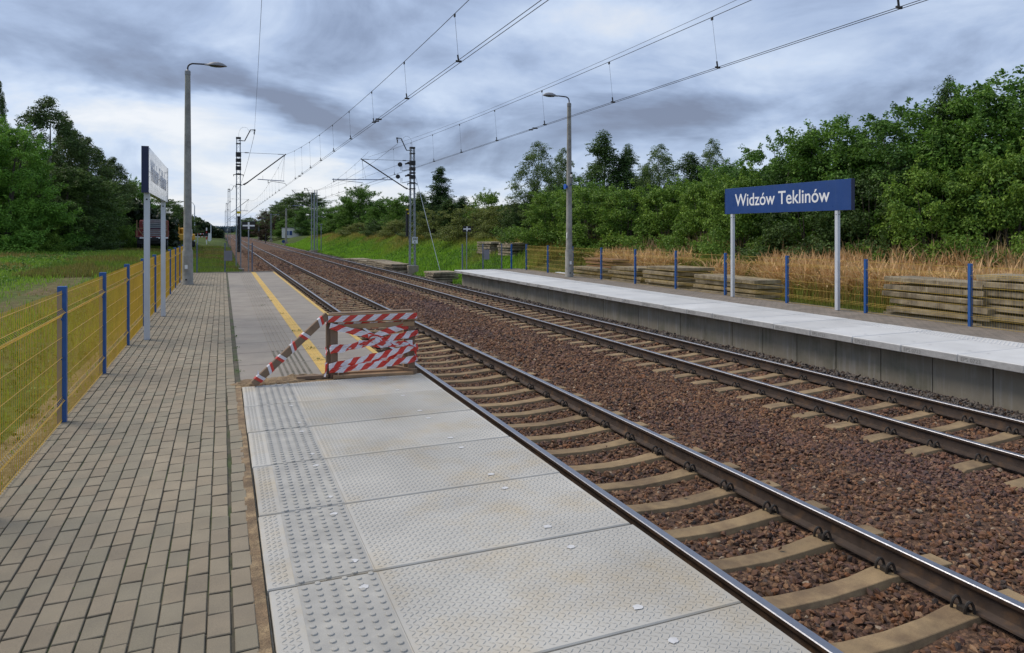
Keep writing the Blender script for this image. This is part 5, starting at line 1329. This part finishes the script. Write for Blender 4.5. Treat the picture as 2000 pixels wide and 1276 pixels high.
# ---------------------------------------------------------------- grass
def blades(name, label, X, Y, h, w_, c, lean=.35, m='grass', plume=False, zoff=0.0, cat='grass', curl=1.0):
    n = len(X); Z = ground_z(X, Y) + zoff; a = rng.uniform(0, 2 * np.pi, n); d = np.stack([np.cos(a), np.sin(a), np.zeros(n)], 1); p = np.stack([-np.sin(a), np.cos(a), np.zeros(n)], 1)
    la = rng.uniform(.1, 1, n) * lean; ldir = a + np.pi / 2 + rng.normal(0, .8, n); l = np.stack([np.cos(ldir), np.sin(ldir), np.zeros(n)], 1)
    base = np.stack([X, Y, Z - .02], 1); segs = 4 if plume else 3
    rows = []
    for i in range(segs + 1):
        t = i / segs; wid = (1 - t) ** .7 if not plume else (.35, .3, .4, 1.5, .1)[i]
        cpt = base + np.array([0, 0, 1]) * (h * (t - .28 * curl * t ** 3 * la * 2))[:, None] + l * (h * la * t ** 2 * 1.1)[:, None]
        ww = (w_ * wid)[:, None]; rows += [cpt - d * ww * .5, cpt + d * ww * .5]
    P = np.stack(rows, 1); k = P.shape[1]; F = []
    for i in range(segs): F.append(np.array([2 * i, 2 * i + 1, 2 * i + 3, 2 * i + 2]))
    F = (np.array(F)[None] + (np.arange(n) * k)[:, None, None]).reshape(-1, 4)
    C = np.repeat(c * (np.array([1.0, 1.0, 1.0]) if plume else np.array([1.85, 1.65, 1.15])), segs, 0)
    if plume: C = C.reshape(n, segs, 3); C[:, :2] *= np.array([.9, 1.0, .7]); C = C.reshape(-1, 3)
    return tag(np_mesh(name, P.reshape(-1, 3), F, M[m], None, C), label, cat, kind='stuff')
def visible(X, Y, D0=0, D1=200, m=60):
    D = DEP(X, Y); u = CX + FPX * (X * C_ - Y * S_) / np.maximum(D, .1); return (D > D0) & (D < D1) & (u > -m) & (u < 2000 + m)
def gcol(n, a, b, j=.25): t = rng.random((n, 1)); return (np.array(a) * (1 - t) + np.array(b) * t) * rng.uniform(1 - j, 1 + j, (n, 1))
# left verge
def field(n, x0, x1, y0, y1, keep=None):
    X = rng.uniform(x0, x1, n); Y = y0 + (y1 - y0) * rng.random(n) ** 1.3; k = visible(X, Y)
    if keep is not None: k &= keep(X, Y)
    return X[k], Y[k]
pl_path = lambda X, Y: rng.random(len(X)) > np.exp(-((X + 5.6) / 1.1) ** 2) * .93 * (Y < 60)
X, Y = field(130000, -24, -1.55, 3, 75, pl_path); D = DEP(X, Y)
patch = vnoise(X, Y, 3.5, 12); hh = (.10 + .25 * patch * rng.random(len(X))) * (1 + .9 * ss(-8, -14, X)); hh = np.where(X > -2.1, hh * .45, hh)
c = gcol(len(X), (.085, .175, .022), (.175, .29, .045)); b_ = (vnoise(X, Y, 2.1, 14) > .62)[:, None]; c = np.where(b_, gcol(len(X), (.13, .13, .045), (.22, .19, .08)), c)
blades('grass', 'green grass on the left verge between the fence and the wood', X, Y, hh, .008 + .0011 * D, c)
# green weeds left, leafy
def weeds(name, label, X, Y, h, size, ca, cb, cat='weeds', per=26):
    n = len(X); k = np.repeat(np.arange(n), per); Z = ground_z(X, Y); r = h[k] * .75
    d = rand_dirs(len(k), .6); c_ = np.stack([X[k], Y[k], Z[k] + h[k] * .35], 1) + d * (r * rng.random(len(k)) ** .5)[:, None] * np.array([1, 1, .7]); c_[:, 2] = np.maximum(c_[:, 2], Z[k] + .02)
    nr = rand_dirs(len(k), 1.3); tint = gcol(n, ca, cb, .2)[k] * rng.uniform(.7, 1.3, (len(k), 1))
    V, F, C = leaves(c_, nr, size[k] * rng.uniform(.6, 1.3, len(k)), tint, .6)
    return tag(np_mesh(name, V, F, M['leaf'], None, C), label, cat, kind='stuff')
X, Y = field(5200, -20, -1.9, 4, 60, lambda X, Y: (np.abs(X + 5.6) > 1.6) & (vnoise(X, Y, 3.0, 15) > .40)); D = DEP(X, Y)
weeds('weeds', 'leafy bright green weeds among the grass left of the yellow fence', X, Y, .12 + .22 * rng.random(len(X)), .045 + .0016 * D, (.075, .165, .020), (.165, .29, .04), per=16)
# rough ground beyond the near platform end
X, Y = field(60000, -8, 1.0, END + .6, 110); D = DEP(X, Y); c = gcol(len(X), (.065, .085, .022), (.15, .14, .05)); g_ = (vnoise(X, Y, 3.3, 17) > .45)[:, None]; c = np.where(g_, gcol(len(X), (.055, .105, .018), (.11, .17, .03)), c)
blades('rough_grass', 'brownish green rough grass beyond the end of the near platform', X, Y, .12 + .22 * rng.random(len(X)), .006 + .0008 * D, c)
# green bank on the right beyond the platform
X, Y = field(110000, 11.9, 24, END + .8, 150); D = DEP(X, Y)
up = ss(14.5, 17.5, X + (vnoise(X, Y, 4, 18) - .5) * 3); c = gcol(len(X), (.085, .190, .020), (.17, .33, .04)) * (1 - up[:, None]) + gcol(len(X), (.125, .135, .038), (.23, .205, .075)) * up[:, None]
blades('bank_grass', 'bright green grass and herbs on the bank right of the tracks', X, Y, .18 + .30 * rng.random(len(X)) + .25 * up * rng.random(len(X)), .008 + .0010 * D, c)
X, Y = field(9000, 11.9, 17, END + .8, 110, lambda X, Y: vnoise(X, Y, 2.6, 19) > .30); D = DEP(X, Y)
weeds('bank_weeds', 'low leafy herbs covering the lower green bank right of the tracks', X, Y, .12 + .20 * rng.random(len(X)), .035 + .0016 * D, (.07, .17, .018), (.155, .31, .038), per=14)
# behind the right fence
X, Y = field(62000, 14.25, 24, 3.5, END + 3); D = DEP(X, Y); X_ = X
c = gcol(len(X), (.06, .11, .018), (.13, .17, .04)); blades('verge_grass', 'short green grass behind the right yellow fence', X, Y, .07 + .20 * rng.random(len(X)) * ss(14.3, 16, X) + .35 * rng.random(len(X)) * ss(18, 21, X), .006 + .0008 * D, c)
cl = lambda X, Y: (vnoise(X, Y, 1.3, 22) * .5 + vnoise(X, Y, 3.0, 23) * .5 > .40) & ~((Y > 27) & (X < 17.2)) 
X, Y = field(34000, 16.2, 20.0, 3.5, 31, cl); D = DEP(X, Y)
blades('dry_grass', 'tall golden dry reed grass with drooping plumes behind the right fence', X, Y, (.78 + .68 * rng.random(len(X))) * (.8 + .35 * vnoise(X, Y, 1.6, 24)), .016 + .0008 * D, gcol(len(X), (.50, .32, .14), (.78, .53, .28), .2), lean=.85, plume=True)
X, Y = field(9000, 15.8, 20.5, 3.5, 33, lambda X, Y: vnoise(X, Y, 1.5, 27) > .45); D = DEP(X, Y)
blades('tall_weeds', 'tall green weeds mixed into the dry grass behind the right fence', X, Y, .55 + .55 * rng.random(len(X)), .016 + .0008 * D, gcol(len(X), (.07, .12, .022), (.15, .20, .05), .2), lean=.5)
X, Y = field(3400, 18.5, 22, 3.5, 34); D = DEP(X, Y)
blades('reed_grass', 'scattered tall pale reed stems in front of the hedge', X, Y, 1.1 + .75 * rng.random(len(X)), .013 + .0007 * D, gcol(len(X), (.20, .17, .075), (.42, .31, .16), .2), lean=.55, plume=True)
X, Y = field(2500, 14.6, 17.5, 25.5, 31, cl); D = DEP(X, Y)
blades('low_dry_grass', 'low patch of dry orange grass beside the right lamp post', X, Y, .35 + .4 * rng.random(len(X)), .016 + .0007 * D, gcol(len(X), (.28, .17, .06), (.45, .28, .12), .2), lean=.8, plume=True)
# moss and tiny weeds in paving joints and slab gaps
n = 2600; cols_ = rng.integers(0, 15, n); X = -1.425 + cols_ * .1045 + rng.normal(0, .002, n); Y = rng.uniform(1.5, 33, n); k = (vnoise(X, Y, .7, 31) > .50) & (rng.random(n) < np.where(X < -.9, 1, .45)); X, Y = X[k], Y[k]
c_ = np.stack([X, Y, np.full(len(X), -.001)], 1); V, F, C = leaves(c_, rand_dirs(len(X), 3), rng.uniform(.006, .016, len(X)), gcol(len(X), (.05, .07, .015), (.10, .13, .03)), .8)
tag(np_mesh('moss', V, F, M['leaf'], None, C), 'bits of green moss in the joints of the brick paving', 'moss', kind='stuff')
pts = [(1.22, 11.1), (1.3, 11.12), (1.18, 13.1), (1.28, 13.12), (1.2, 16.1), (1.15, 19.1), (1.1, 20.1), (.9, 18.0), (1.25, 10.12), (1.36, 10.14), (.2, 9.6), (.2, 10.4), (.2, 11.6), (.2, 12.8), (.2, 14)]
cc = np.concatenate([np.array([[x, y, .012]]) + rng.normal(0, (.03, .012, .008), (16, 3)) for x, y in pts]); V, F, C = leaves(cc, rand_dirs(len(cc), 1.5), rng.uniform(.012, .032, len(cc)), gcol(len(cc), (.04, .09, .012), (.09, .15, .02)), .5)
tag(np_mesh('joint_weeds', V, F, M['leaf'], None, C), 'small weed tufts growing in the slab joints across the yellow line', 'weeds', kind='stuff')
bpy.context.view_layer.update()
